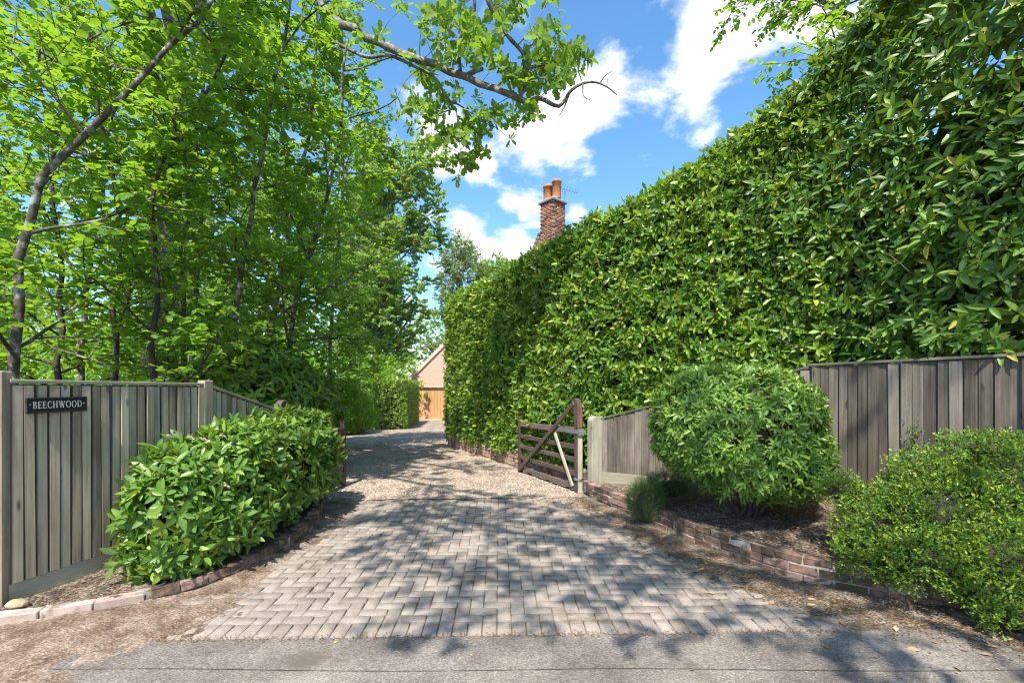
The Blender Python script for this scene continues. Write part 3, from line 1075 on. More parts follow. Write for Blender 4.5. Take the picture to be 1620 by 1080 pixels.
# ------------------------------------------------------------------ brick walls
def brick_run(root, line, courses, bl, bw, bh, mats, seed, z0=0.0, zfun=None, gap=0.010, depth=0.0, jit=0.003, half=True, name='brick'):
    """lay courses of single bricks along a polyline (face on the line, body to its left)"""
    r = rng_of(seed)
    L = smooth_line(line, 3)
    s = np.r_[0, np.cumsum(np.linalg.norm(np.diff(L, axis=0), axis=1))]
    protos = [rough_brick(name, bl - gap, bw, bh - gap, seed * 10 + k, jit=jit) for k in range(4)]
    for p in protos:
        p.materials.append(mats)
    cnt = 0
    for c in range(courses):
        q = (bl / 2 if (c % 2 and half) else 0.0) + bl / 2
        while q < s[-1] - bl * 0.3:
            x, y = np.interp(q, s, L[:, 0]), np.interp(q, s, L[:, 1])
            x2, y2 = np.interp(q + 0.02, s, L[:, 0]), np.interp(q + 0.02, s, L[:, 1])
            x1, y1 = np.interp(q - 0.02, s, L[:, 0]), np.interp(q - 0.02, s, L[:, 1])
            a = math.atan2(y2 - y1, x2 - x1)
            nx, ny = -math.sin(a), math.cos(a)
            o = r.normal(0.0, 0.004) + bw / 2
            zb = (zfun(x, y) if zfun else 0.0) + z0 + c * bh
            ob = link(name, protos[int(r.integers(4))], None, root, (x + nx * o, y + ny * o, zb),
                      (r.normal(0, 0.012), r.normal(0, 0.012), a + r.normal(0, 0.02)))
            cnt += 1
            q += bl
    return cnt


rw = empty('garden_wall', (0, 0, 0), 0, 'low curved brick retaining wall before the grey fence and round bush', 'wall')
brick_run(rw, R_WALL, 3, 0.222, 0.105, 0.078, M['brick'], 3)
Ls = resample(smooth_line(R_WALL, 3), 0.12)
link('mortar', strip_mesh('mortar', Ls, 0.09, -0.05, 0.222, 0.008), M['mortar'], rw)

kw = empty('kerb_edging', (0, 0, 0), 0, 'curved kerb of pinkish blocks and old bricks edging the left bed', 'kerb')
Lk = smooth_line(L_KERB, 3)
brick_run(kw, [tuple(p) for p in Lk if p[1] < 3.60], 1, 0.30, 0.10, 0.088, M['kerb'], 4, z0=-0.004, half=False, name='kerb_block')
far = [tuple(p) for p in Lk if p[1] >= 3.50]
brick_run(kw, far, 2, 0.19, 0.105, 0.078, M['brick'], 6, zfun=lambda x, y: float(np.interp(y, [3.6, 4.5, 5.6], [-0.055, -0.02, 0.02])))
Lm = np.array(far)
link('mortar', strip_mesh('mortar', resample(Lm, 0.12), 0.09, -0.05, np.interp(resample(Lm, 0.12)[:, 1], [3.6, 4.5, 5.6], [0.085, 0.12, 0.155]), 0.008), M['mortar'], kw)

hw = empty('hedge_wall', (0, 0, 0), 0, 'pinkish red brick wall under the tall laurel hedge beside the gravel', 'wall')
brick_run(hw, H_WALL, 5, 0.225, 0.105, 0.075, M['brick_clean'], 8, zfun=lambda x, y: float(gz(y)) - 0.02)
Lh = resample(H_WALL, 0.3)
# body on the far side of the face
link('mortar', strip_mesh('mortar', Lh, 0.09, gz(Lh[:, 1]) - 0.05, gz(Lh[:, 1]) + 0.345, 0.008), M['mortar'], hw)


# ------------------------------------------------------------------ fences
def fence_panel(root, a, b, zb0, zb1, zt0, zt1, mat, bw, pitch, seed, gb=0.20, flip=1, gap_shade_sheet=True, thick=0.014, tilt=0.0):
    """vertical boards between plan points a and b; bottoms zb, tops zt; a gravel board below and a capping above"""
    r = rng_of(seed)
    ax, ay = a
    ln = math.hypot(b[0] - ax, b[1] - ay)
    ang = math.atan2(b[1] - ay, b[0] - ax)
    ux, uy = math.cos(ang), math.sin(ang)
    nx, ny = (uy * flip, -ux * flip)                       # towards the drive
    protos = []
    for k in range(3):
        bm = bmesh.new()
        e = 0.35 if tilt else 1.0
        vs = [(-bw / 2, 0, 0), (bw / 2, 0, 0), (bw / 2, -thick * e, 0), (-bw / 2, -thick, 0)]
        lo = [bm.verts.new(v) for v in vs]
        hi = [bm.verts.new((v[0] + r.normal(0, .002), v[1], 1)) for v in vs]
        bm.faces.new(lo[::-1])
        bm.faces.new(hi)
        for i in range(4):
            bm.faces.new((lo[i], lo[(i + 1) % 4], hi[(i + 1) % 4], hi[i]))
        bmesh.ops.recalc_face_normals(bm, faces=list(bm.faces))
        me = bm_mesh('board', bm)
        me.materials.append(mat)
        protos.append(me)
    rz = ang if flip > 0 else ang + math.pi
    cnt = int(ln / pitch)
    off = (ln - cnt * pitch) / 2 + pitch / 2
    for i in range(cnt):
        s = off + i * pitch + r.normal(0, 0.0025)
        t = s / ln
        zb, zt = zb0 + (zb1 - zb0) * t + gb, zt0 + (zt1 - zt0) * t
        o = link('board', protos[int(r.integers(3))], None, root,
                 (ax + ux * s + nx * (0.012 + abs(r.normal(0, 0.002))), ay + uy * s + ny * (0.012 + abs(r.normal(0, 0.002))), zb - 0.01),
                 (r.normal(0, 0.004), r.normal(0, 0.004), rz + r.normal(0, 0.02)), (r.uniform(0.96, 1.03), 1, zt - zb - 0.008))
    sl = math.atan2(zt1 - zt0, ln)
    slb = math.atan2(zb1 - zb0, ln)

    def rail(nm, h0, th, dep, off_n, z_a, slope, m, x0=0.0, x1=None):
        x1 = ln if x1 is None else x1
        bm = bmesh.new()
        # long axis on z so the grain runs along it
        box_bm(bm, -dep / 2, dep / 2, -th / 2, th / 2, x0, x1 / math.cos(slope))
        bmesh.ops.bevel(bm, geom=list(bm.edges), offset=0.004, segments=1, affect='EDGES')
        me = bm_mesh(nm, bm)
        o = link(nm, me, m, root, (ax + nx * off_n, ay + ny * off_n, z_a))
        zx = Vector((ux * math.cos(slope), uy * math.cos(slope), math.sin(slope)))
        nv = Vector((nx, ny, 0))
        yv = zx.cross(nv)
        o.matrix_local = Matrix(((nv.x, yv.x, zx.x, ax + nx * off_n), (nv.y, yv.y, zx.y, ay + ny * off_n), (nv.z, yv.z, zx.z, z_a), (0, 0, 0, 1)))
        return o
    rail('capping', 0, 0.028, 0.062, 0.008, zt0 + 0.012, sl, M['gravel_board'] if mat == M['fence'] else mat)
    rail('gravel_board', 0, gb, 0.034, 0.012, zb0 + gb / 2 - 0.012, slb, M['gravel_board'])
    rail('rail', 0, 0.09, 0.05, -0.045, zb0 + gb + 0.15, slb, mat)
    rail('rail', 0, 0.09, 0.05, -0.045, zt0 - 0.2, sl, mat)
    if gap_shade_sheet:  # added dark sheet, stands in for the shade between the boards
        bm = bmesh.new()
        p = [(ax, ay, zb0 + gb), (b[0], b[1], zb1 + gb), (b[0], b[1], zt1 - 0.01), (ax, ay, zt0 - 0.01)]
        f = [bm.verts.new((x - nx * 0.004, y - ny * 0.004, z)) for x, y, z in p]
        g = [bm.verts.new((x - nx * 0.016, y - ny * 0.016, z)) for x, y, z in p]
        bm.faces.new(f)
        bm.faces.new(g[::-1])
        for i in range(4):
            bm.faces.new((f[i], g[i], g[(i + 1) % 4], f[(i + 1) % 4]))
        bmesh.ops.recalc_face_normals(bm, faces=list(bm.faces))
        link('gap_shade_sheet', bm_mesh('gap_shade_sheet', bm), M['fence_dark'], root)


def post_mesh(w, d, h, dome=0.0):
    pts = [(-w / 2, 0), (w / 2, 0)]
    if dome:
        for k in range(7):
            a = math.pi * k / 6
            pts.append((w / 2 * math.cos(a), h - dome + dome * math.sin(a)))
    else:
        pts += [(w / 2, h), (-w / 2, h)]
    return prism('post', pts, d, bevel=0.006)


lf = empty('closeboard_fence', (0, 0, 0), 0, 'pale weathered close-board fence behind the leafy viburnum, with the name sign', 'fence')
fence_panel(lf, L_FENCE[0], L_FENCE[1], 0.045, 0.10, 1.685, 1.675, M['fence'], 0.057, 0.0725, 1, thick=0.022, gb=0.17, flip=1)
fence_panel(lf, (L_FENCE[1][0], L_FENCE[1][1] + 0.06), L_FENCE[2], 0.10, 0.13, 1.66, 1.38, M['fence'], 0.057, 0.0725, 2, thick=0.022, gb=0.17, flip=1)
fence_panel(lf, (-6.2, 3.25), (-3.80, 3.37), 0.03, 0.04, 1.72, 1.72, M['fence'], 0.092, 0.1, 3, gb=0.12, flip=1)
link('post', post_mesh(0.10, 0.10, 1.80), M['fence'], lf, (-3.745, 3.375, -0.03), (0, 0, 0.25))
link('post', post_mesh(0.10, 0.10, 1.68), M['fence'], lf, (-3.255, 4.91, 0.05), (0, 0, 1.3))

rf = empty('closeboard_fence', (0, 0, 0), 0, 'dark grey close-board fence stepping down to the gate under the rhododendron', 'fence')
fence_panel(rf, R_FENCE[0], R_FENCE[1], 0.19, 0.20, 1.17, 1.90, M['fence_dark'], 0.094, 0.104, 11, gb=0.19, flip=1, tilt=1)
fence_panel(rf, R_FENCE[1], R_FENCE[2], 0.18, 0.16, 1.92, 1.925, M['fence_dark'], 0.092, 0.1025, 12, gb=0.19, flip=1, tilt=1)
fence_panel(rf, R_FENCE[2], R_FENCE[3], 0.16, 0.14, 1.925, 1.93, M['fence_dark'], 0.092, 0.1025, 13, gb=0.19, flip=1, tilt=1)
link('post', post_mesh(0.10, 0.10, 1.85), M['fence_dark'], rf, (3.74, 5.79, 0.1), (0, 0, 0.6))
link('post', post_mesh(0.10, 0.10, 1.85), M['fence_dark'], rf, (4.50, 4.09, 0.1), (0, 0, 0.4))

# ------------------------------------------------------------------ name sign
def letter_polys(ch):
    """serif capitals on a unit height: returns (width, list of outlines)"""
    P = []
    st, th, se = 0.145, 0.06, 0.07

    def R(x0, y0, x1, y1):
        P.append([(x0, y0), (x1, y0), (x1, y1), (x0, y1)])

    def arc(cx, cy, rx, ry, a0, a1, w_side, w_top, n=14):
        for i in range(n):
            q = []
            for a, inn in ((a0 + (a1 - a0) * i / n, 0), (a0 + (a1 - a0) * (i + 1) / n, 0), (a0 + (a1 - a0) * (i + 1) / n, 1), (a0 + (a1 - a0) * i / n, 1)):
                c, s = math.cos(math.radians(a)), math.sin(math.radians(a))
                q.append((cx + (rx - inn * w_side) * c, cy + (ry - inn * w_top) * s))
            P.append(q)

    def stem(x):
        R(x, 0, x + st, 1)
        R(x - se, 0, x + st + se, th)
        R(x - se, 1 - th, x + st + se, 1)
    if ch == 'B':
        stem(0.08)
        R(0.15, 0.50, 0.36, 0.50 + th)
        R(0.15, 0, 0.36, th)
        R(0.15, 1 - th, 0.34, 1)
        arc(0.34, 0.765, 0.25, 0.235, -90, 90, st, th)
        arc(0.36, 0.28, 0.29, 0.28, -90, 90, st, th)
        return 0.70, P
    if ch == 'E':
        stem(0.08)
        R(0.15, 1 - th, 0.60, 1)
        R(0.15, 0.48, 0.48, 0.48 + th)
        R(0.15, 0, 0.63, th)
        R(0.56, 1 - 0.24, 0.60, 1)
        R(0.59, 0, 0.64, 0.26)
        R(0.45, 0.40, 0.49, 0.62)
        return 0.68, P
    if ch == 'C':
        arc(0.43, 0.5, 0.42, 0.52, 48, 312, st, th, 22)
        R(0.70, 0.66, 0.74, 1.0)
        R(0.70, 0.0, 0.74, 0.30)
        return 0.80, P
    if ch == 'H':
        stem(0.08)
        stem(0.60)
        R(0.2, 0.47, 0.62, 0.47 + th)
        return 0.88, P
    if ch == 'W':
        for x0, x1, w in ((0.06, 0.30, st), (0.30, 0.55, th), (0.46, 0.72, st), (0.72, 0.98, th)):
            up = x0 in (0.30, 0.72)
            a, b = (0, 1) if up else (1, 0)
            P.append([(x0, a), (x0 + w, a), (x1 + w, b), (x1, b)])
        for x in (-0.02, 0.90):
            R(x, 1 - th, x + 0.26, 1)
        R(0.40, 1 - th, 0.64, 1)
        return 1.14, P
    if ch == 'O':
        arc(0.44, 0.5, 0.43, 0.52, 0, 360, st, th, 28)
        return 0.90, P
    if ch == 'D':
        stem(0.08)
        R(0.15, 0, 0.40, th)
        R(0.15, 1 - th, 0.40, 1)
        arc(0.38, 0.5, 0.43, 0.5, -90, 90, st, th, 18)
        return 0.86, P


sg_root = empty('name_sign', (0, 0, 0), 0, 'black slate name sign with white serif lettering on the pale fence', 'sign')
fx = np.array(L_FENCE[1]) - np.array(L_FENCE[0])
flen = np.linalg.norm(fx)
fx = fx / flen
fn = np.array([fx[1], -fx[0]])
s0 = np.array([(-3.69 + 0.24 * 0.265), (3.45 + 0.8 * 0.265)])
pc = s0 + fn * 0.052
sg_root.location = (pc[0], pc[1], 1.515)
sg_root.rotation_euler = (0, math.radians(-0.8), math.atan2(fx[1], fx[0]))
SW, SH = 0.385, 0.118
link('plaque', box('plaque', -SW / 2, SW / 2, 0, 0.016, -SH / 2, SH / 2, 0.004), M['black'], sg_root)
bm = bmesh.new()
for x0, x1, z0, z1 in ((-SW / 2, SW / 2, SH / 2 - 0.006, SH / 2 + 0.001), (-SW / 2, SW / 2, -SH / 2 - 0.001, -SH / 2 + 0.010), (-SW / 2 - 0.001, -SW / 2 + 0.007, -SH / 2 + 0.010, SH / 2 - 0.006), (SW / 2 - 0.007, SW / 2 + 0.001, -SH / 2 + 0.010, SH / 2 - 0.006)):
    box_bm(bm, x0, x1, -0.003, 0.004, z0, z1)
link('border', bm_mesh('border', bm), M['black_edge'], sg_root)
bm = bmesh.new()
word = [letter_polys(c) for c in 'BEECHWOOD']
hh = 0.052
tw = sum(w for w, _ in word) + 0.10 * 8
kx = 0.315 / tw
x = -0.315 / 2
for w, polys in word:
    for k, q in enumerate(polys):
        vs = [bm.verts.new((x + p[0] * kx, -0.0022 - 0.0002 * (k % 3), (p[1] - 0.5) * hh + 0.004)) for p in q]
        f = bm.faces.new(vs)
    x += (w + 0.10) * kx
link('lettering', bm_mesh('lettering', bm), M['white_paint'], sg_root)
for sx in (-1, 1):
    bm = bmesh.new()
    bmesh.ops.create_uvsphere(bm, u_segments=10, v_segments=6, radius=0.0045)
    link('screw', bm_mesh('screw', bm), M['metal'], sg_root, (sx * 0.172, -0.001, 0.008))

# stone by the fence foot
bm = bmesh.new()
bmesh.ops.create_icosphere(bm, subdivisions=2, radius=0.06)
rr = rng_of(3)
for v in bm.verts:
    v.co = Vector((v.co.x * 1.15, v.co.y * 0.8, v.co.z * 0.55)) * (1 + 0.22 * (rr.random() - 0.5))
st = link('stone', bm_mesh('stone', bm), mat_stone('buff_stone', [(0.3, (0.30, 0.22, 0.13)), (0.7, (0.55, 0.44, 0.30))], 12), None, (-3.57, 3.34, 0.09), (0.1, 0.1, 0.4))
tag(st, 'buff coloured stone lying at the foot of the fence post', 'stone')

# ------------------------------------------------------------------ gates
def make_gate(label, hinge, free, zb, seed, detailed=True, sd=1.0):
    hx, hy = hinge
    ln = math.hypot(free[0] - hx, free[1] - hy)
    ang = math.atan2(free[1] - hy, free[0] - hx)
    g = empty('five_bar_gate', (hx, hy, zb), ang, label, 'gate', 'open wooden drive gates')
    r = rng_of(seed)

    def bar(nm, p, q, w, d, mat, y=0.0, w2=None):
        """a timber from p to q in the gate plane (x, z), width w, depth d"""
        p, q = Vector((p[0], 0, p[1])), Vector((q[0], 0, q[1]))
        v = q - p
        L = v.length
        w2 = w if w2 is None else w2
        bm = bmesh.new()
        vs = []
        for z, ww in ((0, w), (L, w2)):
            for sx, sy in ((-1, -1), (1, -1), (1, 1), (-1, 1)):
                vs.append(bm.verts.new((sx * ww / 2, sy * d / 2, z)))
        for f in ((3, 2, 1, 0), (4, 5, 6, 7), (0, 1, 5, 4), (1, 2, 6, 5), (2, 3, 7, 6), (3, 0, 4, 7)):
            bm.faces.new([vs[i] for i in f])
        bmesh.ops.bevel(bm, geom=list(bm.edges), offset=0.005, segments=1, affect='EDGES')
        o = link(nm, bm_mesh(nm, bm), mat, g)
        zx = v.normalized()
        yx = Vector((0, 1, 0))
        xx = yx.cross(zx)
        o.matrix_local = Matrix(((xx.x, yx.x, zx.x, p.x), (xx.y, yx.y, zx.y, y), (xx.z, yx.z, zx.z, p.z), (0, 0, 0, 1)))
        return o
    # heel stile with a swept head
    out = [(-0.05, 0.0), (0.055, 0.0), (0.055, 1.18), (0.075, 1.30), (0.115, 1.40), (0.10, 1.455), (0.04, 1.475), (-0.02, 1.44), (-0.05, 1.36)]
    heel = link('heel_stile', prism('heel_stile', out, 0.085, bevel=0.006), M['gate'], g)
    if detailed:
        link('paint_patch', box('paint_patch', -0.054, -0.0505, -0.040, 0.040, 1.02, 1.36), M['gate_red'], heel)
        link('bare_patch', box('bare_patch', -0.054, -0.0505, -0.041, 0.041, 0.0, 0.93), M['gate_pale'], heel)
    bar('head_stile', (ln, -0.02), (ln, 1.09), 0.075, 0.075, M['gate'])
    hs = [0.93, 0.70, 0.50, 0.285, 0.075]
    for i, h in enumerate(hs):
        m = M['gate'] if i < 4 else M['gate']
        bar('bar', (0.05, h + (0.03 if i == 0 else 0)), (ln - 0.03, h), 0.115 if i == 0 else 0.078, 0.040 if i else 0.06, m, 0.0, 0.08 if i == 0 else 0.07)
    bar('brace', (ln - 0.03, 0.04), (0.06, 1.40), 0.078, 0.026, M['gate'], 0.044 * sd)
    bar('brace', (0.64, 0.88), (0.10, 0.08), 0.062, 0.024, M['gate_pale'] if detailed else M['gate'], 0.044 * sd)
    bar('upright', (1.03, 0.03), (1.03, 0.92), 0.065, 0.022, M['gate'], -0.036 * sd)
    # ironwork
    bm = bmesh.new()
    box_bm(bm, -0.075, 0.50, -0.052, -0.044, 0.92, 0.985)
    box_bm(bm, -0.075, 0.50, 0.044, 0.052, 0.92, 0.985)
    box_bm(bm, -0.082, -0.062, -0.052, 0.052, 0.90, 1.005)
    link('strap_hinge', bm_mesh('strap_hinge', bm), M['metal'], g)
    bm = bmesh.new()
    bmesh.ops.create_cone(bm, cap_ends=True, segments=16, radius1=0.07, radius2=0.07, depth=0.03)
    link('hinge_ring', bm_mesh('hinge_ring', bm), M['metal'], g, (0.0, 0, 0.21))
    return g


make_gate('brown five-bar gate standing open against the wall under the tall hedge', (1.04, 7.26), (0.16, 9.08), 0.02, 1)
make_gate('brown five-bar gate half hidden by the viburnum hedge', (-3.04, 6.05), (-2.84, 7.78), 0.02, 2, False, -1.0)
for (x, y, h, rz, lab) in ((1.285, 7.17, 1.22, 0.35, 'pale round-topped gate post at the end of the dark fence'), (-3.12, 5.97, 1.40, 1.3, 'weathered gate post hidden behind the viburnum hedge')):
    o = link('gate_post', post_mesh(0.185, 0.15, h, 0.075), M['post'], None, (x, y, 0.0), (0, 0, rz))
    tag(o, lab, 'post', 'gate posts')

# inspection cover in the gravel
ic = empty('inspection_cover', (-3.05, 14.0, float(gz(14.0)) + 0.012), 0.1, 'flat grey inspection cover set in the gravel drive', 'cover')
link('plate', box('plate', -0.36, 0.36, -0.28, 0.28, 0.0, 0.03, 0.004), M['asphalt_old'], ic)
bm = bmesh.new()
for x0, x1, y0, y1 in ((-0.41, 0.41, -0.33, -0.285), (-0.41, 0.41, 0.285, 0.33), (-0.41, -0.365, -0.284, 0.284), (0.365, 0.41, -0.284, 0.284)):
    box_bm(bm, x0, x1, y0, y1, -0.02, 0.026)
link('frame', bm_mesh('frame', bm), M['metal'], ic)

# ------------------------------------------------------------------ garage
def brick_mat(name, cols, mortar, sx=1.0):
    m, nt, b = new_mat(name)
    tc = nt.nodes.new('ShaderNodeTexCoord')
    sp = nt.nodes.new('ShaderNodeSeparateXYZ')
    nt.links.new(tc.outputs['Object'], sp.inputs[0])
    cb = nt.nodes.new('ShaderNodeCombineXYZ')
    nt.links.new(mathn(nt, 'ADD', sp.outputs['X'], sp.outputs['Y']), cb.inputs[0])
    nt.links.new(sp.outputs['Z'], cb.inputs[1])
    br = nt.nodes.new('ShaderNodeTexBrick')
    br.inputs['Scale'].default_value = 1.0
    br.inputs['Brick Width'].default_value = 0.225
    br.inputs['Row Height'].default_value = 0.075
    br.inputs['Mortar Size'].default_value = 0.006
    br.inputs['Color1'].default_value = (*cols[0], 1)
    br.inputs['Color2'].default_value = (*cols[1], 1)
    br.inputs['Mortar'].default_value = (*mortar, 1)
    nt.links.new(cb.outputs[0], br.inputs['Vector'])
    n = noise(nt, tc.outputs['Object'], 3.0, 4)
    c = mixc(nt, 0.35, br.outputs[0], ramp(nt, n, [(0.3, cols[0]), (0.7, cols[1])]))
    nt.links.new(c, b.inputs['Base Color'])
    b.inputs['Roughness'].default_value = 0.9
    bump(nt, b, br.outputs['Fac'], -0.4, 0.006)
    return m


M['garage_brick'] = brick_mat('pink_brickwork', ((0.50, 0.29, 0.21), (0.60, 0.385, 0.29)), (0.56, 0.46, 0.38))
M['house_brick'] = brick_mat('house_brickwork', ((0.25, 0.11, 0.07), (0.34, 0.17, 0.11)), (0.40, 0.35, 0.30))
M['garage_door'] = mat_wood('orange_brown_door', (0.42, 0.215, 0.095), (0.52, 0.285, 0.13), (0.60, 0.345, 0.17), 45, 0.0, 0.5)
M['tile'] = mat_stone('clay_tile', [(0.3, (0.14, 0.075, 0.055)), (0.5, (0.22, 0.12, 0.09)), (0.7, (0.30, 0.18, 0.14))], 6, 0.5, 0.01, 0.9, 40)
M['tile_grey'] = mat_stone('brown_grey_tile', [(0.3, (0.12, 0.095, 0.085)), (0.5, (0.19, 0.155, 0.14)), (0.7, (0.28, 0.24, 0.215))], 6, 0.5, 0.01, 0.9, 40)
M['barge'] = mat_plain('pale_barge_board', (0.55, 0.42, 0.32), 0.6)
M['concrete'] = mat_plain('pale_concrete', (0.48, 0.45, 0.41), 0.9)
GZ = float(gz(29.5))
ga = empty('garage', (-4.05, 29.5, GZ), 0.0, 'pink brick garage with steep gable and orange brown door', 'garage')
hw_, ev, ap = 2.48, 2.53, 5.02
wall = link('wall', prism('wall', [(-hw_, 0), (-2.12, 0), (-2.12, 2.07), (0.30, 2.07), (0.30, 0), (hw_, 0), (hw_, ev), (0, ap), (-hw_, ev)], 0.25), M['garage_brick'], ga)
for sx in (-1, 1):
    link('side_wall', box('side_wall', sx * hw_ - 0.12, sx * hw_ + 0.12, 0.13, 6.0, 0, ev), M['garage_brick'], ga)
link('lintel', box('lintel', -2.3, 0.48, -0.135, -0.05, 2.072, 2.16), M['barge'], wall)
dr = link('door', box('door', -2.11, 0.29, 0.03, 0.07, 0.02, 2.06), M['garage_door'], ga)
for i in range(12):
    x0 = -2.10 + i * 0.199
    link('plank', box('plank', x0 + 0.006, x0 + 0.193, 0.004, 0.028, 0.19, 1.86, 0.004), M['garage_door'], dr)
for z0, z1 in ((0.03, 0.18), (1.87, 2.05)):
    link('door_rail', box('door_rail', -2.10, 0.285, 0.0, 0.028, z0, z1, 0.004), M['garage_door'], dr)
link('threshold', box('threshold', -2.15, 0.34, -0.45, -0.13, -0.02, 0.05), M['concrete'], ga)
for sx in (-1, 1):
    lr = math.hypot(hw_ + 0.25, ap - ev + 0.25)
    o = link('roof', box('roof', 0, lr, -0.18, 6.1, 0.0, 0.10), M['tile'], ga, (0, 0, ap + 0.10), (0, math.radians(45) if sx > 0 else math.radians(135), 0))
    link('barge_board', box('barge_board', 0, lr, -0.22, -0.185, -0.08 if sx > 0 else -0.06, 0.14), M['barge'], o)

# ------------------------------------------------------------------ house behind the hedge with its chimney
ho = empty('house', (3.9, 20.0, float(gz(20))), 0.0, 'brick house with brown tiled roof hidden behind the tall hedge', 'house')
W2, D2, EV, RG = 3.6, 3.4, 4.9, 8.45
link('wall', box('wall', -W2, W2, -D2, D2, 0, EV), M['house_brick'], ho)
bm = bmesh.new()
pts = [(-W2 - .3, -D2 - .3, EV - .1), (W2 + .3, -D2 - .3, EV - .1), (W2 + .3, D2 + .3, EV - .1), (-W2 - .3, D2 + .3, EV - .1), (-W2 + 0.9, 0, RG), (W2 - 0.9, 0, RG)]
v = [bm.verts.new(p) for p in pts]
for f in ((0, 1, 5, 4), (1, 2, 5), (2, 3, 4, 5), (3, 0, 4), (3, 2, 1, 0)):
    bm.faces.new([v[i] for i in f])
roof = link('roof', bm_mesh('roof', bm), M['tile_grey'], ho)
bm = bmesh.new()
for i in range(16):                                     # ridge and hip tiles
    t = i / 15
    for p, q in ((pts[4], pts[5]), (pts[4], pts[0]), (pts[4], pts[3])):
        c = Vector(p).lerp(Vector(q), t)
        bmesh.ops.create_icosphere(bm, subdivisions=1, radius=0.13, matrix=Matrix.Translation(c))
link('ridge_tiles', bm_mesh('ridge_tiles', bm), M['tile'], roof)
for (x, z) in ((-2, 1.5), (0.2, 1.5), (2.2, 1.5), (-2, 3.9), (0.2, 3.9), (2.2, 3.9)):
    w_ = link('window', box('window', x - .5, x + .5, -D2 - 0.02, -D2 + .1, z - .5, z + .5), M['white_paint'], ho)
    link('pane', box('pane', x - .43, x + .43, -D2 - 0.03, -D2 - .022, z - .43, z + .43), M['black_edge'], w_)

CH = at(874.5, 372, 18.9)
ch = empty('chimney', (CH[0], CH[1], 6.66), math.radians(41), 'red brick chimney stack with two orange clay pots above the hedge', 'chimney')
bm = bmesh.new()
box_bm(bm, -0.35, 0.35, -0.35, 0.35, -2.2, 2.55)
link('mortar', bm_mesh('mortar', bm), M['mortar'], ch)
rr = rng_of(17)
BV, BQ2, BT = [], [], []
k = 0
cube = np.array([(x, y, z) for z in (0, 1) for x, y in ((0, 0), (1, 0), (1, 1), (0, 1))], float)
cq = np.array([(3, 2, 1, 0), (4, 5, 6, 7), (0, 1, 5, 4), (1, 2, 6, 5), (2, 3, 7, 6), (3, 0, 4, 7)])
for c in range(58):
    z0 = -2.0 + c * 0.078
    for side in range(4):
        x = -0.36 + (0.11 if (c + side) % 2 else 0.0)
        while x < 0.34:
            x1 = min(x + 0.215, 0.36)
            if x1 - x > 0.06:
                b0 = np.array([x, -0.362, z0])
                b1 = np.array([x1 - 0.012, -0.30, z0 + 0.064])
                V = b0 + cube * (b1 - b0) + rr.normal(0, .002, (8, 3))
                a = side * math.pi / 2
                Rz = np.array([[math.cos(a), -math.sin(a), 0], [math.sin(a), math.cos(a), 0], [0, 0, 1]])
                BV.append(V @ Rz.T)
                BQ2.append(cq + 8 * k)
                BT.append(np.full(8, rr.random()))
                k += 1
            x += 0.227
me = np_mesh('bricks', np.concatenate(BV), quads=np.concatenate(BQ2), attrs={'tint': np.concatenate(BT)})
m, nt, b = new_mat('chimney_brick')
a_ = nt.nodes.new('ShaderNodeAttribute')
a_.attribute_name = 'tint'
nt.links.new(ramp(nt, a_.outputs['Fac'], [(0.0, (0.075, 0.045, 0.05)), (0.25, (0.15, 0.065, 0.05)), (0.6, (0.30, 0.12, 0.065)), (1.0, (0.40, 0.19, 0.11))]), b.inputs['Base Color'])
b.inputs['Roughness'].default_value = 0.9
o = tag(link('bricks', me, m, ch), kind='stuff')
M['lead'] = mat_plain('grey_mortar_cap', (0.22, 0.22, 0.23), 0.8)
link('cap', box('cap', -0.43, 0.43, -0.43, 0.43, 2.50, 2.60, 0.02), M['lead'], ch)
bm = bmesh.new()
v = [bm.verts.new(p) for p in ((-.40, -.40, 2.6), (.40, -.40, 2.6), (.40, .40, 2.6), (-.40, .40, 2.6), (-.2, -.25, 2.74), (.2, -.25, 2.74), (.2, .25, 2.74), (-.2, .25, 2.74))]
for f in ((3, 2, 1, 0), (4, 5, 6, 7), (0, 1, 5, 4), (1, 2, 6, 5), (2, 3, 7, 6), (3, 0, 4, 7)):
    bm.faces.new([v[i] for i in f])
link('flaunching', bm_mesh('flaunching', bm), M['lead'], ch)
M['terracotta'] = mat_plain('orange_clay', (0.46, 0.185, 0.075), 0.8, 0, 0.25, 8)


def pot(x, y, h):
    prof = [(0.0, 0.175), (0.05, 0.18), (h - 0.10, 0.185), (h - 0.09, 0.205), (h - 0.02, 0.205), (h, 0.19), (h, 0.13), (h - 0.3, 0.12)]
    bm = bmesh.new()
    rings = []
    for z, r_ in prof:
        rings.append([bm.verts.new((x + r_ * math.cos(a * math.pi / 10), y + r_ * math.sin(a * math.pi / 10), 2.68 + z)) for a in range(20)])
    for A_, B_ in zip(rings[:-1], rings[1:]):
        for i in range(20):
            bm.faces.new((A_[i], A_[(i + 1) % 20], B_[(i + 1) % 20], B_[i]))
    link('chimney_pot', bm_mesh('chimney_pot', bm, True), M['terracotta'], ch)


pot(0.03, -0.19, 0.74)
pot(-0.06, 0.22, 0.64)
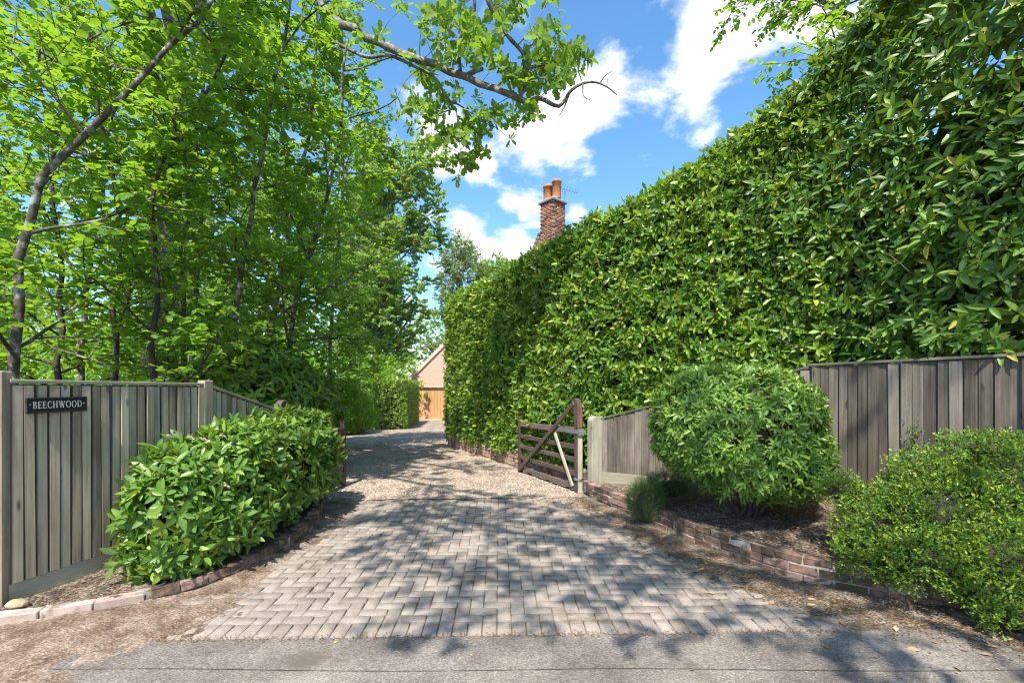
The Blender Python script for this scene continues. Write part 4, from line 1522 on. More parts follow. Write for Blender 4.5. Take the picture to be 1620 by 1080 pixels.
# television aerial beside the pots
ae = empty('television_aerial', tuple(at(893, 372, 18.8)), 0, 'thin dark television aerial beside the chimney pots', 'aerial')
P0 = np.array(ae.location)
tb = []
mast = np.array([at(893.5, 380, 18.8), at(893.5, 299, 18.8)])
boom = np.array([at(886, 297, 18.6), at(915, 306, 19.2)])
for q, rad in ((mast, 0.008), (boom, 0.006)):
    tb.append(((q - P0)[None], np.full((1, 2), rad), 5))
for t in np.linspace(0.05, 0.95, 7):
    c = boom[0] * (1 - t) + boom[1] * t - P0
    d = np.array([0.05, -0.16, 0.10]) * (1 - 0.4 * t)
    tb.append((np.array([[c - d, c + d]]), np.full((1, 2), 0.004), 4))
build_tubes('rods', tb, M['black_edge'], ae)

# far cottage seen past the left hedge
co = empty('cottage', tuple(at(566, 615, 46)[:2]) + (float(gz(46)),), 0.15, 'small white half-timbered gable far behind the clipped hedge', 'house')
M['render'] = mat_plain('white_render', (0.72, 0.72, 0.70), 0.8, 0, 0.06)
link('wall', prism('wall', [(-2.0, 0), (2.0, 0), (2.0, 2.6), (0, 4.4), (-2.0, 2.6)], 5.0), M['render'], co)
for q in ([(-.08, 0), (.08, 0), (.08, 4.2), (-.08, 4.2)], [(-2, 2.5), (2, 2.5), (2, 2.68), (-2, 2.68)], [(-1.2, 2.7), (-1.05, 2.7), (-.05, 4.1), (-.2, 4.1)], [(1.05, 2.7), (1.2, 2.7), (.2, 4.1), (.05, 4.1)]):
    link('beam', prism('beam', q, 0.06), M['dark_bark'], co, (0, -2.52, 0))
for sx in (-1, 1):
    a = math.atan2(1.8, 2.0)
    link('roof', box('roof', 0, 3.0, -2.9, 2.9, 0, 0.12), M['tile'], co, (0, 0, 4.5), (0, a if sx > 0 else math.pi - a, 0))


# ------------------------------------------------------------------ hedges and shrubs
def path_sampler(line):
    L = np.array(line, float)
    s = np.r_[0, np.cumsum(np.linalg.norm(np.diff(L, axis=0), axis=1))]

    def f(q):
        x, y = np.interp(q, s, L[:, 0]), np.interp(q, s, L[:, 1])
        e = 0.25
        tx = np.interp(q + e, s, L[:, 0]) - np.interp(q - e, s, L[:, 0])
        ty = np.interp(q + e, s, L[:, 1]) - np.interp(q - e, s, L[:, 1])
        l = np.hypot(tx, ty)
        return x, y, ty / l, -tx / l          # point and outward normal (right of the direction)
    return f, s[-1]


def hedge_shoots(r, line, top, bottom, thick, dens, dens_top, bump_amp=0.12, lay=0.20, ragged=0.12, both=False, end0=True):
    """shoot tips over the face, the crest and the end of a hedge that follows a line (outside = right of the line)"""
    f, ln = path_sampler(line)
    C, AX, DEP = [], [], []
    area = ln * 3.5
    n = int(area * dens)
    q = r.uniform(0, ln, n)
    x, y, nx, ny = f(q)
    zt, zb = top(q), bottom(q)
    t = r.random(n)
    z = zb + (zt - zb) * t
    dep = np.abs(r.normal(0, lay, n))
    b = bump_amp * 2 * (fbm(q, z, 1.1, 5, 3) - 0.5) + 0.08 * (vnoise(q, z, 4.0, 8) - 0.5)
    rnd = np.clip((t - 0.90) / 0.10, 0, 1) ** 2 * 0.28          # the shoulder rounds off
    o = b - dep - rnd
    C.append(np.stack([x + nx * o, y + ny * o, z], -1))
    AX.append(np.stack([nx, ny, 0.25 + 0 * nx], -1) + r.normal(0, 0.42, (n, 3)))
    DEP.append(dep)
    m = int(ln * thick * dens_top)
    q = r.uniform(0, ln, m)
    x, y, nx, ny = f(q)
    d = r.uniform(0, thick, m)
    dep = np.abs(r.normal(0, lay, m))
    z = top(q) + ragged * (fbm(q, d, 2.0, 12, 3) - 0.4) * 2 - dep - np.clip(0.25 - d, 0, 1)
    C.append(np.stack([x - nx * d, y - ny * d, z], -1))
    AX.append(np.stack([nx * 0.2, ny * 0.2, 1 + 0 * nx], -1) + r.normal(0, 0.4, (m, 3)))
    DEP.append(dep)
    if end0:
        x0, y0, nx0, ny0 = [float(v) for v in f(np.array([0.0]))]
        m = int(thick * 4 * dens)
        d, dep = r.uniform(0, thick, m), np.abs(r.normal(0, lay, m))
        z = bottom(np.zeros(m)) + (top(np.zeros(m)) - bottom(np.zeros(m))) * r.random(m)
        tx, ty = -ny0, nx0                                       # along the line
        tx, ty = (ny0 * -1, nx0)
        ex, ey = -tx, -ty
        bb = bump_amp * 2 * (fbm(d, z, 1.1, 25, 3) - 0.5)
        C.append(np.stack([x0 - nx0 * d + ex * (bb - dep), y0 - ny0 * d + ey * (bb - dep), z], -1))
        AX.append(np.tile(np.array([ex, ey, 0.25]), (m, 1)) + r.normal(0, 0.42, (m, 3)))
        DEP.append(dep)
    return np.concatenate(C), np.concatenate(AX), np.concatenate(DEP)


def hedge_core(root, line, top, bottom, inset, thick, name='shade_core'):  # solid dark filling that gives the leaf gaps their shade
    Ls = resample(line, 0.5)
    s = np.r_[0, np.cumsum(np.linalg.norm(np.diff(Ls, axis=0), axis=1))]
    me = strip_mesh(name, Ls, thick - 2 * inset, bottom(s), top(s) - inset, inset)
    return link(name, me, M['shade_core'], root)


# tall laurel hedge: from the far end of its wall to the fence and along behind it
r = rng_of(101)
HL = [(-1.98, 13.95), (-0.90, 11.6), (0.22, 9.25), (1.10, 7.55), (1.75, 7.15), (3.2, 6.35), (3.95, 5.7)]
sH = np.r_[0, np.cumsum(np.linalg.norm(np.diff(np.array(HL), axis=0), axis=1))]
hz_top = lambda q: np.interp(q, [0, 2.5, 5, 7.2, 8.0, 9.6, 10.7], [4.45, 4.38, 4.35, 4.42, 4.62, 5.35, 5.8])
hz_bot = lambda q: np.interp(q, [0, 2.5, 7.2, 7.6, 11], [0.18, 0.24, 0.34, 0.5, 0.55])
# the path runs far to near so its right-hand side faces away: reverse the normal by walking it near to far
HLr = HL[::-1]
tot = sH[-1]
top_r, bot_r = (lambda q: hz_top(tot - q)), (lambda q: hz_bot(tot - q))


def flip_path(line):
    return line[::-1]


hd = empty('laurel_hedge', (0, 0, 0), 0, 'tall clipped cherry laurel hedge rising on the brick wall beside the drive', 'hedge')


def hedge_far_end(r, line, top, bottom, thick, dens, lay):
    (x0, y0), (x1, y1) = line[0], line[1]
    t = np.array([x0 - x1, y0 - y1])
    t /= np.linalg.norm(t)
    n_ = np.array([-t[1], t[0]])
    return t, n_


lv = Leaves()
# HL direction far to near: right side = (ty, -tx); tangent (.43,-.9) -> (-.9,-.43) = drive side, as wanted
C, AX, DEP = hedge_shoots(r, HL, hz_top, hz_bot, 1.5, 330, 170, 0.10, 0.17, 0.14)
k_ = 6
arr = rosettes(r, C, AX, k_, 0.115, 0.045, (0.0, 0.95), 0.07, (0.05, 0.85), (-0.35, 0.05), 0.35, 0.3)
# a few yellowed leaves
yl = r.random(len(arr[5])) < 0.012
arr = list(arr)
arr[5] = np.where(yl, 1.0, arr[5])
dist = np.linalg.norm(arr[0] - np.array([0, 0, EYE]), axis=1)
score = -dist - 30 * np.repeat(np.clip(DEP, 0.02, 1), k_)
near, rest = split_leaves(arr, score)
leaf_objects(arr, near, T_LONG, M['laurel'], hd)
restd = dist[rest]
tag(build_leaves('foliage', take(arr, rest[restd < 9.0]), T_LONG, M['laurel'], hd), kind='stuff')
tag(build_leaves('foliage', take(arr, rest[restd >= 9.0]), T_MED, M['laurel'], hd), kind='stuff')
hedge_core(hd, HL, hz_top, hz_bot, 0.42, 1.5)
# stems seen at the foot of the hedge
tb = []
f, ln = path_sampler(HL)
for q in np.arange(0.3, 7.4, 0.45):
    x, y, nx, ny = [float(v) for v in f(np.array([q]))]
    p = np.array([[x - nx * .35, y - ny * .35, float(hz_bot(q)) - 0.1], [x - nx * .33 + r.normal(0, .06), y - ny * .33 + r.normal(0, .06), 1.0], [x - nx * .3 + r.normal(0, .2), y - ny * .3, 2.2]])
    tb.append((p[None], np.array([[0.04, 0.03, 0.015]]), 6))
build_tubes('stem', tb, M['dark_bark'], hd)

# rhododendron above the right-hand fence
r = rng_of(102)
RL = [(3.30, 6.25), (3.85, 5.75), (4.30, 4.75), (4.72, 3.90), (5.2, 2.7), (5.7, 1.4)]
rt = lambda q: np.interp(q, [0, 0.8, 1.8, 2.8, 4, 5.5], [5.35, 5.9, 6.7, 7.1, 7.2, 7.2])
rb = lambda q: np.interp(q, [0, 1, 2, 6], [1.75, 1.85, 1.82, 1.8])
rh = empty('rhododendron', (0, 0, 0), 0, 'large wild rhododendron with long whorled leaves hanging over the grey fence', 'shrub')
C, AX, DEP = hedge_shoots(r, RL, rt, rb, 1.6, 250, 130, 0.34, 0.30, 0.45, end0=True)
AX[:, 2] += 0.15
arr = list(rosettes(r, C, AX, 7, 0.135, 0.044, (-0.25, 0.75), 0.05, (0.05, 0.85), (-0.30, 0.0), 0.28, 0.3))
yl = r.random(len(arr[5])) < 0.015
arr[5] = np.where(yl, 1.0, arr[5])
dist = np.linalg.norm(arr[0] - np.array([0, 0, EYE]), axis=1)
inview = np.abs(arr[0][:, 0] / np.maximum(arr[0][:, 1], 0.1)) < 1.08
elev = (arr[0][:, 2] - EYE) / np.maximum(arr[0][:, 1], 0.1) < 0.8
score = -dist - 15 * np.repeat(DEP, 7) - 20 * (~(inview & elev))
near, rest = split_leaves(arr, score)
leaf_objects(arr, near, T_LONG, M['rhodo'], rh)
tag(build_leaves('foliage', take(arr, rest), T_LONG, M['rhodo'], rh), kind='stuff')
hedge_core(rh, RL, lambda q: rt(q) - 1.4, rb, 0.62, 1.6)
tb = []
f, ln = path_sampler(RL)
for i in range(26):
    q = r.uniform(0, ln)
    x, y, nx, ny = [float(v) for v in f(np.array([q]))]
    z0 = r.uniform(1.6, 4.5)
    p = line3([(x - nx * .8, y - ny * .8, z0 - 0.9), (x - nx * .45, y - ny * .45, z0), (x - nx * .12 + r.normal(0, .2), y - ny * .12, z0 + r.uniform(.3, 1.0))], 8)
    tb.append((p[None], np.linspace(0.022, 0.006, 8)[None], 5))
build_tubes('branch', tb, M['hazel_bark'], rh)


def ellipsoid_shoots(r, n, c, rad, box_pow=2.0, zmin=-0.8, lay=0.06, bump_amp=0.06, seed=1):
    d = unit(r.normal(0, 1, (n, 3)))
    d = d[d[:, 2] > zmin]
    # superellipsoid
    q = np.sign(d) * np.abs(d) ** (2.0 / box_pow)
    q = q / np.maximum((np.abs(q) ** box_pow).sum(1, keepdims=True) ** (1 / box_pow), 1e-6)
    u, v = np.arctan2(d[:, 1], d[:, 0]), d[:, 2]
    b = 1 + bump_amp * 2 * (fbm(u * 1.5, v * 3, 1.6, seed, 3) - 0.5)
    dep = np.abs(r.normal(0, lay, len(d)))
    P = np.array(c) + q * np.array(rad) * (b - dep)[:, None]
    nrm = unit(np.sign(q) * np.abs(q) ** (box_pow - 1) / np.array(rad))
    return P, nrm, dep


def core_blob(root, c, rad, seed, p=2.0, name='shade_core'):  # closed dark body in place of the shaded, twiggy inside
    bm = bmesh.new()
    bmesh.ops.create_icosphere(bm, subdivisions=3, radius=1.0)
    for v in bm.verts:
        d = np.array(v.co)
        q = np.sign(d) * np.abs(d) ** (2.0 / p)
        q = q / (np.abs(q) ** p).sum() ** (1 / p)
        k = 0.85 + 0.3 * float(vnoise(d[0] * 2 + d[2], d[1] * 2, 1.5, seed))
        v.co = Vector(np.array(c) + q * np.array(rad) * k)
    return link(name, bm_mesh(name, bm), M['shade_core'], root)


# viburnum hedge on the left
r = rng_of(103)
vb = empty('viburnum_hedge', (0, 0, 0), 0, 'glossy green viburnum hedge with cream flower heads in the left bed', 'hedge')
lvs = Leaves()
DEPs = []
P, nrm, dep = ellipsoid_shoots(r, 1800, (-2.84, 5.28, 0.67), (0.50, 1.40, 0.57), 2.8, -0.85, 0.12, 0.22, 3)
P[:, 2] += 0.05 * (P[:, 1] - 5.0)
nrm2 = nrm + r.normal(0, 0.35, nrm.shape) + np.array([0, 0, 0.25])
lvs.add(*rosettes(r, P, nrm2, 7, 0.104, 0.040, (-0.15, 0.9), 0.05, (0.1, 1.0), (-0.3, 0.02), 0.28, 0.3))
DEPs.append(np.repeat(dep, 7))
# loose near end: low sprays spilling towards the road and against the fence
for c, rad, n_ in (((-2.92, 4.02, 0.58), (0.38, 0.30, 0.46), 270), ((-2.90, 3.90, 0.26), (0.32, 0.20, 0.16), 130), ((-3.02, 4.2, 0.84), (0.32, 0.30, 0.25), 150), ((-2.62, 4.35, 0.45), (0.26, 0.35, 0.33), 150)):
    P, nrm, dep = ellipsoid_shoots(r, n_, c, rad, 2.2, -0.7, 0.14, 0.2, 7)
    lvs.add(*rosettes(r, P, nrm + r.normal(0, 0.4, nrm.shape) + np.array([0, 0, 0.2]), 7, 0.112, 0.042, (-0.2, 0.85), 0.05, (0.15, 0.95), (-0.3, 0.02), 0.25, 0.3))
    DEPs.append(np.repeat(dep, 7))
arr = lvs.cat()
DEP = np.concatenate(DEPs)
dist = np.linalg.norm(arr[0] - np.array([0, 0, EYE]), axis=1)
near, rest = split_leaves(arr, -dist - 4 * DEP)
leaf_objects(arr, near, T_LONG, M['vib'], vb)
tag(build_leaves('foliage', take(arr, rest), T_LONG, M['vib'], vb), kind='stuff')
core_blob(vb, (-2.86, 5.28, 0.62), (0.34, 1.15, 0.42), 5, 3.0)
tb = []
for i in range(40):
    y = r.uniform(4.1, 6.2)
    x = -2.87 + r.normal(0, .10)
    p = line3([(x, y, 0.05), (x + r.normal(0, .10), y + r.normal(0, .12), 0.4), (x + r.normal(0, .16), y + r.normal(0, .2), r.uniform(.6, 1.0))], 7)
    tb.append((p[None], np.linspace(0.014, 0.004, 7)[None], 5))
build_tubes('stem', tb, M['dark_bark'], vb)
for (px, py, dd) in ((301, 693, 4.1), (322, 695, 4.15), (358, 770, 4.05), (236, 843, 3.72), (250, 845, 3.74), (266, 690, 4.2), (440, 662, 5.4), (415, 655, 5.6), (352, 690, 4.4)):
    c = at(px, py, dd)
    bm = bmesh.new()
    for i in range(26):
        a, q = r.uniform(0, 6.28), 0.030 * math.sqrt(r.random())
        bmesh.ops.create_icosphere(bm, subdivisions=1, radius=r.uniform(0.0035, 0.0065), matrix=Matrix.Translation((q * math.cos(a), q * math.sin(a), 0.012 * (1 - (q / 0.03) ** 2) + r.normal(0, .002))))
    link('flower_head', bm_mesh('flower_head', bm), M['flower'], vb, tuple(c), (-0.5, 0.2, 0))

# clipped round bush on the right
r = rng_of(104)
bb = empty('round_bush', (0, 0, 0), 0, 'clipped round bush of small whorled leaves before the grey fence', 'bush')
lvs = Leaves()
DEPs = []
for c, rad, n_, pw in (((2.42, 5.12, 1.24), (0.82, 0.78, 0.64), 3400, 2.5), ((2.62, 5.0, 0.88), (0.68, 0.64, 0.46), 1500, 2.2), ((3.12, 5.05, 0.95), (0.36, 0.3, 0.25), 220, 2.0), ((3.02, 4.95, 0.62), (0.24, 0.25, 0.2), 120, 2.0)):
    P, nrm, dep = ellipsoid_shoots(r, n_, c, rad, pw, -0.75, 0.07, 0.05, 9)
    lvs.add(*rosettes(r, P, nrm + r.normal(0, 0.28, nrm.shape) + np.array([0, 0, 0.15]), 8, 0.068, 0.0225, (-0.2, 0.8), 0.025, (0.1, 0.9), (-0.25, 0.05), 0.22, 0.3))
    DEPs.append(np.repeat(dep, 8))
arr = lvs.cat()
DEP = np.concatenate(DEPs)
dist = np.linalg.norm(arr[0] - np.array([0, 0, EYE]), axis=1)
near, rest = split_leaves(arr, -dist - 4 * DEP)
leaf_objects(arr, near, T_LONG, M['ball'], bb)
tag(build_leaves('foliage', take(arr, rest), T_MED, M['ball'], bb), kind='stuff')
core_blob(bb, (2.42, 5.12, 1.2), (0.66, 0.63, 0.5), 15, 2.4)
core_blob(bb, (2.62, 5.02, 0.88), (0.5, 0.46, 0.3), 16, 2.2)
tb = []
for i in range(9):
    p = line3([(2.62 + r.normal(0, .06), 5.15 + r.normal(0, .06), 0.15), (2.6 + r.normal(0, .15), 5.1 + r.normal(0, .15), 0.5), (2.5 + r.normal(0, .35), 5.1 + r.normal(0, .35), 0.95)], 6)
    tb.append((p[None], np.linspace(0.026, 0.012, 6)[None], 6))
build_tubes('stem', tb, M['dark_bark'], bb)


def sprig_leaves(r, C, AX, k, ln, L, W, base_t, tip_t, spread=0.9):
    """upright sprigs of tiny leaves, paler towards the tip"""
    n = len(C)
    AX = unit(AX)
    t = np.linspace(0.0, 1, k)[None] * np.ones((n, 1))
    P = C[:, None] + AX[:, None] * (t * ln * r.uniform(0.7, 1.3, (n, 1)))[..., None]
    rad = unit(r.normal(0, 1, (n, k, 3)))
    A = unit(AX[:, None] * 0.75 + rad * spread)
    N = unit(np.cross(A, rad) + r.normal(0, .4, (n, k, 3)))
    ti = np.clip(base_t + (tip_t - base_t) * t ** 0.9 * r.uniform(0.5, 1.15, (n, 1)) + r.normal(0, 0.06, (n, k)), 0, 0.95)
    sz = r.uniform(0.7, 1.2, (n, k))
    g = lambda x: x.reshape(-1, 3)
    return [g(P), g(A), g(N), (L * sz).ravel(), (W * sz).ravel(), ti.ravel(), r.uniform(-.2, .1, n * k)]


# loose evergreen shrub with yellow-green tips at the right edge
r = rng_of(105)
sh = empty('tipped_shrub', (0, 0, 0), 0, 'spreading dark shrub with bright yellow-green tips spilling over the low wall', 'shrub')
lvs = Leaves()
for c, rad, n_ in (((3.42, 3.66, 0.66), (0.50, 0.36, 0.36), 2400), ((3.95, 3.60, 0.78), (0.52, 0.42, 0.42), 2200), ((3.02, 3.78, 0.50), (0.32, 0.30, 0.27), 1200),
                   ((2.88, 3.66, 0.30), (0.25, 0.20, 0.18), 850), ((3.12, 3.42, 0.34), (0.34, 0.22, 0.23), 1300), ((3.52, 3.28, 0.42), (0.36, 0.24, 0.27), 1400),
                   ((3.92, 3.18, 0.38), (0.32, 0.22, 0.28), 1200), ((3.34, 3.08, 0.11), (0.22, 0.10, 0.08), 300), ((3.66, 2.98, 0.11), (0.26, 0.12, 0.09), 380), ((2.86, 4.05, 0.74), (0.16, 0.15, 0.13), 280), ((4.5, 3.5, 0.8), (0.5, 0.5, 0.45), 900), ((3.34, 3.75, 0.98), (0.24, 0.2, 0.12), 320), ((3.80, 3.7, 1.16), (0.30, 0.2, 0.11), 380), ((3.30, 3.2, 0.22), (0.2, 0.15, 0.13), 350)):
    P, nrm, dep = ellipsoid_shoots(r, n_, c, rad, 2.1, -0.7, 0.16, 0.30, int(c[0] * 10))
    ax = nrm * 0.7 + np.array([0, 0, 0.55]) + r.normal(0, 0.3, nrm.shape)
    keep = dep < 0.5
    tip = np.where(r.random(len(P)) < 0.72, 0.95, 0.4)[:, None]
    a_ = sprig_leaves(r, P[keep], ax[keep], 9, 0.07, 0.026, 0.0125, 0.15, tip[keep], 0.85)
    red = r.random(len(a_[5])) < 0.02
    a_[5] = np.where(red & (a_[5] > 0.6), 1.0, a_[5])
    lvs.add(*a_)
    core_blob(sh, c, tuple(q * 0.5 for q in rad), int(c[0] * 20), 2.1)
tag(build_leaves('foliage', lvs.cat(), T_LOW, M['tips'], sh), kind='stuff')
tb = []
for i in range(30):
    x = r.uniform(3.1, 4.2)
    y = r.uniform(3.35, 3.8)
    p = line3([(x, y, 0.2), (x + r.normal(0, .1), y + r.normal(-.02, .1), 0.45), (x + r.normal(0, .12), y + r.normal(-.02, .08), r.uniform(.45, 0.7))], 7)
    tb.append((p[None], np.linspace(0.011, 0.003, 7)[None], 4))
build_tubes('stem', tb, M['hazel_bark'], sh)
# wispy seedling against the fence
wp = empty('climbing_plant', (4.05, 4.75, 0.2), 0, 'thin wispy plant climbing the grey fence behind the tipped shrub', 'plant')
tb, C, AX = [], [], []
for i in range(7):
    p = line3([(0, 0, 0), (r.normal(0, .04), -.03, 0.6), (r.normal(0, .10), -.05, r.uniform(0.9, 1.22))], 12)
    tb.append((p[None], np.linspace(0.005, 0.002, 12)[None], 4))
    for q in p[5:]:
        for _ in range(5):
            C.append(q + r.normal(0, .035, 3))
            AX.append(r.normal(0, 1, 3) + np.array([0, 0, .8]))
build_tubes('stem', tb, M['dark_bark'], wp)
tag(build_leaves('foliage', sprig_leaves(r, np.array(C), np.array(AX), 7, 0.05, 0.018, 0.009, 0.2, 0.7), T_LOW, M['tips'], wp), kind='stuff')

# feathery green plants growing over the low wall
r = rng_of(106)
for (c, rad, n_, lab) in (((1.62, 5.58, 0.26), (0.20, 0.20, 0.27), 1500, 'feathery dark green plant spilling over the low brick wall'), ((2.0, 5.85, 0.38), (0.36, 0.20, 0.17), 1300, 'low feathery green plant on the bed behind the brick wall')):
    tf = empty('feathery_plant', (c[0], c[1], 0.02), 0, lab, 'plant')
    P, nrm, dep = ellipsoid_shoots(r, n_, (0, 0, c[2]), rad, 2.0, -0.9, 0.22, 0.35, 4)
    ax = nrm * 0.6 + np.array([0, 0, 0.9]) + r.normal(0, 0.25, nrm.shape)
    tag(build_leaves('foliage', sprig_leaves(r, P, ax, 12, 0.085, 0.024, 0.0035, 0.15, 0.95, 0.7), T_LOW, M['needle'], tf), kind='stuff')
    core_blob(tf, (0, 0, c[2] * 0.95), tuple(q * 0.6 for q in rad), 3)

# drooping laurel shrub behind the left fence
r = rng_of(107)
lr_ = empty('drooping_laurel', (0, 0, 0), 0, 'big laurel shrub with drooping glossy leaves behind the viburnum hedge', 'shrub')
lvs = Leaves()
DEPs = []
for c, rad, n_ in (((-4.45, 8.2, 1.5), (0.95, 1.1, 1.0), 900), ((-4.05, 8.5, 1.2), (0.70, 1.0, 0.9), 650), ((-4.9, 7.6, 1.2), (0.8, 0.8, 0.9), 450), ((-4.2, 9.9, 1.0), (0.5, 0.9, 0.85), 450)):
    P, nrm, dep = ellipsoid_shoots(r, n_, c, rad, 2.0, -0.95, 0.16, 0.22, 5)
    ax = nrm + np.array([0, 0, 0.15]) + r.normal(0, 0.35, nrm.shape)
    lvs.add(*rosettes(r, P, ax, 7, 0.165, 0.052, (-0.75, 0.35), 0.06, (0.15, 0.95), (-0.45, -0.1), 0.22, 0.25))
    DEPs.append(np.repeat(dep, 7))
    core_blob(lr_, c, tuple(q * 0.62 for q in rad), int(c[1] * 10))
arr = lvs.cat()
DEP = np.concatenate(DEPs)
vis = (arr[0][:, 2] > 1.1)
near, rest = split_leaves(arr, -np.linalg.norm(arr[0] - np.array([0, 0, EYE]), axis=1) - 5 * DEP - 10 * (~vis))
leaf_objects(arr, near, T_LONG, M['laurel'], lr_)
tag(build_leaves('foliage', take(arr, rest), T_LONG, M['laurel'], lr_), kind='stuff')


# clipped hedges at the end of the drive
def box_hedge(label, c, half, h, rz, seed, n_, pw=6.0):
    r = rng_of(seed)
    z0 = float(gz(c[1]))
    o = empty('clipped_hedge', (c[0], c[1], z0), rz, label, 'hedge', 'clipped hedges beside the garage')
    if pw > 5:
        fa = np.array([half[1] * h, half[1] * h, half[0] * h, half[0] * h, half[0] * half[1] * 2])
        fc = r.choice(5, n_, p=fa / fa.sum())
        P = r.uniform(-1, 1, (n_, 3))
        nrm = np.zeros((n_, 3))
        for q_, (ax_, sg_) in enumerate(((0, 1), (0, -1), (1, 1), (1, -1), (2, 1))):
            P[fc == q_, ax_] = sg_
            nrm[fc == q_, ax_] = sg_
        dep = np.abs(r.normal(0, .07, n_))
        P = P * np.array([half[0], half[1], h / 2]) - nrm * dep[:, None] + np.array([0, 0, h / 2 + 0.03])
    else:
        P, nrm, dep = ellipsoid_shoots(r, n_, (0, 0, h / 2 + 0.05), (half[0], half[1], h / 2), pw, -1, 0.04, 0.06, seed)
    tag(build_leaves('foliage', list(rosettes(r, P, nrm + r.normal(0, .4, nrm.shape), 5, 0.10, 0.045, (-.1, .9), 0.03, (0.1, 0.9), (-.3, 0), 0.3, 0.3)), T_LOW, M['laurel'], o), kind='stuff')
    link('shade_core', box('shade_core', -half[0] + .2, half[0] - .2, -half[1] + .2, half[1] - .2, 0, h - .2), M['shade_core'], o) if pw > 5 else core_blob(o, (0, 0, h / 2), (half[0] * .8, half[1] * .85, h / 2 * .85), seed, pw)
    return o


box_hedge('square clipped hedge standing next to the pink garage', (-5.85, 23.9), (0.72, 2.9), 2.28, 0.10, 201, 5200, 9)
box_hedge('rounded looser hedge left of the square clipped hedge', (-6.55, 18.7), (0.75, 1.3), 2.0, 0.2, 202, 2600, 3.5)
# feathery yew behind them
r = rng_of(203)
yw = empty('yew_bush', (-8.0, 26.5, float(gz(26))), 0, 'bright green feathery bush rising behind the square hedge', 'bush')
P, nrm, dep = ellipsoid_shoots(r, 1500, (0, 0, 1.5), (1.7, 1.2, 1.75), 2.0, -0.3, 0.15, 0.3, 6)
tag(build_leaves('foliage', list(rosettes(r, P, nrm * .5 + np.array([0, 0, 1.]) + r.normal(0, .3, nrm.shape), 7, 0.22, 0.05, (0.2, 1.1), 0.1, (0.4, 1), (-.2, .1), 0.3, 0.3)), T_LOW, M['hazel'], yw), kind='stuff')
core_blob(yw, (0, 0, 1.4), (1.2, .8, 1.3), 6)

# ------------------------------------------------------------------ trees
# left wood: slender hazels and maples behind the fence
def stem(px, py, d, *more):
    """trunk path: foot on the ground below (px,py) at distance d, then points (px,py,d)"""
    b = at(px, py, d)
    pts = [(b[0], b[1], float(gz(b[1])) - 0.05), tuple(b)]
    return pts + [tuple(at(*q)) for q in more]


wood = [
    ('slender pale-barked tree leaning from the fence corner at the left edge', stem(25, 570, 5.2, (30, 420, 5.3), (55, 310, 5.3), (80, 245, 5.3), (140, 210, 5.4), (215, 130, 5.5), (300, 40, 5.7), (380, -60, 6.0)), 0.062, 11, 1.7, 0.22),
    ('dark forked stem rising behind the middle of the pale fence', stem(245, 590, 6.4, (248, 470, 6.4), (245, 350, 6.4), (240, 280, 6.3), (290, 190, 6.2), (345, 130, 6.0), (380, 20, 5.9)), 0.048, 11, 1.5, 0.28),
    ('pale multi-stemmed tree behind the second fence post', stem(368, 590, 7.6, (372, 520, 7.6), (378, 430, 7.6), (398, 330, 7.5), (420, 200, 7.4), (450, 60, 7.2), (470, -60, 7.0)), 0.06, 12, 1.7, 0.25),
    ('slim dark tree between the forked stem and the fence post', stem(183, 590, 7.2, (186, 500, 7.2), (190, 400, 7.2), (180, 280, 7.0), (150, 150, 6.8), (140, 0, 6.6)), 0.055, 12, 1.7, 0.28),
    ('thin pale sapling behind the first fence post', stem(292, 590, 9.0, (286, 500, 9.0), (290, 380, 9.0), (300, 250, 8.8), (330, 100, 8.6), (340, -30, 8.5)), 0.06, 14, 2.0, 0.28),
    ('leaning tree spreading bright leaves towards the drive', stem(455, 560, 9.0, (470, 460, 9.0), (500, 380, 8.9), (525, 290, 8.7), (540, 180, 8.4), (550, 60, 8.0)), 0.06, 14, 1.7, 0.26),
    ('tall bright-leaved tree at the inner edge of the wood', stem(420, 580, 11.5, (440, 450, 11.5), (465, 320, 11.3), (490, 200, 11.0), (500, 80, 10.6), (505, -20, 10.4)), 0.08, 15, 2.3, 0.24),
    ('slim tree half hidden deep at the left edge', stem(90, 590, 8.4, (95, 460, 8.4), (85, 320, 8.3), (70, 180, 8.2), (60, 20, 8.0)), 0.06, 14, 2.1, 0.26),
    ('thin tree growing near the laurel shrub beside the drive', stem(520, 600, 13.0, (525, 500, 13.0), (535, 400, 12.8), (540, 300, 12.6), (545, 200, 12.4)), 0.06, 14, 1.7, 0.22),
    ('dark stem standing deep in the wood behind the sign', stem(130, 590, 10.5, (135, 470, 10.5), (140, 330, 10.4), (160, 180, 10.2), (180, 40, 10.0)), 0.075, 14, 2.3, 0.22),
    ('dim tree far in the wood behind the pale sapling', stem(300, 595, 13.5, (310, 480, 13.5), (320, 350, 13.4), (330, 220, 13.2), (350, 60, 13.0)), 0.09, 15, 2.7, 0.2),
]
for i, (lab, tr, r0, n1, l1, first) in enumerate(wood):
    n1 = int(n1 * 1.25)
    first = first * 0.62
    far_ = tr[1][1] > 9.5
    make_tree('woodland_tree', lab, 'tree', 300 + i, [tr], r0, n1, l1, M['hazel'], M['hazel_bark'] if i % 3 != 1 else M['dark_bark'],
              0.098 if not far_ else 0.108, 0.078 if not far_ else 0.085, T_MED if not far_ else T_LOW, first=first, c2=8, l2=0.95 if not far_ else 1.25, c3=4 if not far_ else 5, l3=0.38 if not far_ else 0.5,
              kl=9, spread=1.15, trop=0.12, flat=0.45, group='trees of the wood behind the fence', tint=(0.05, 0.85) if i not in (5, 6, 8) else (0.35, 1.0),
              cull=lambda P: (P[:, 2] > 1.5) & ((P[:, 0] < -2.2 - 0.12 * np.maximum(P[:, 2] - 5, 0)) | (P[:, 1] > 11)))

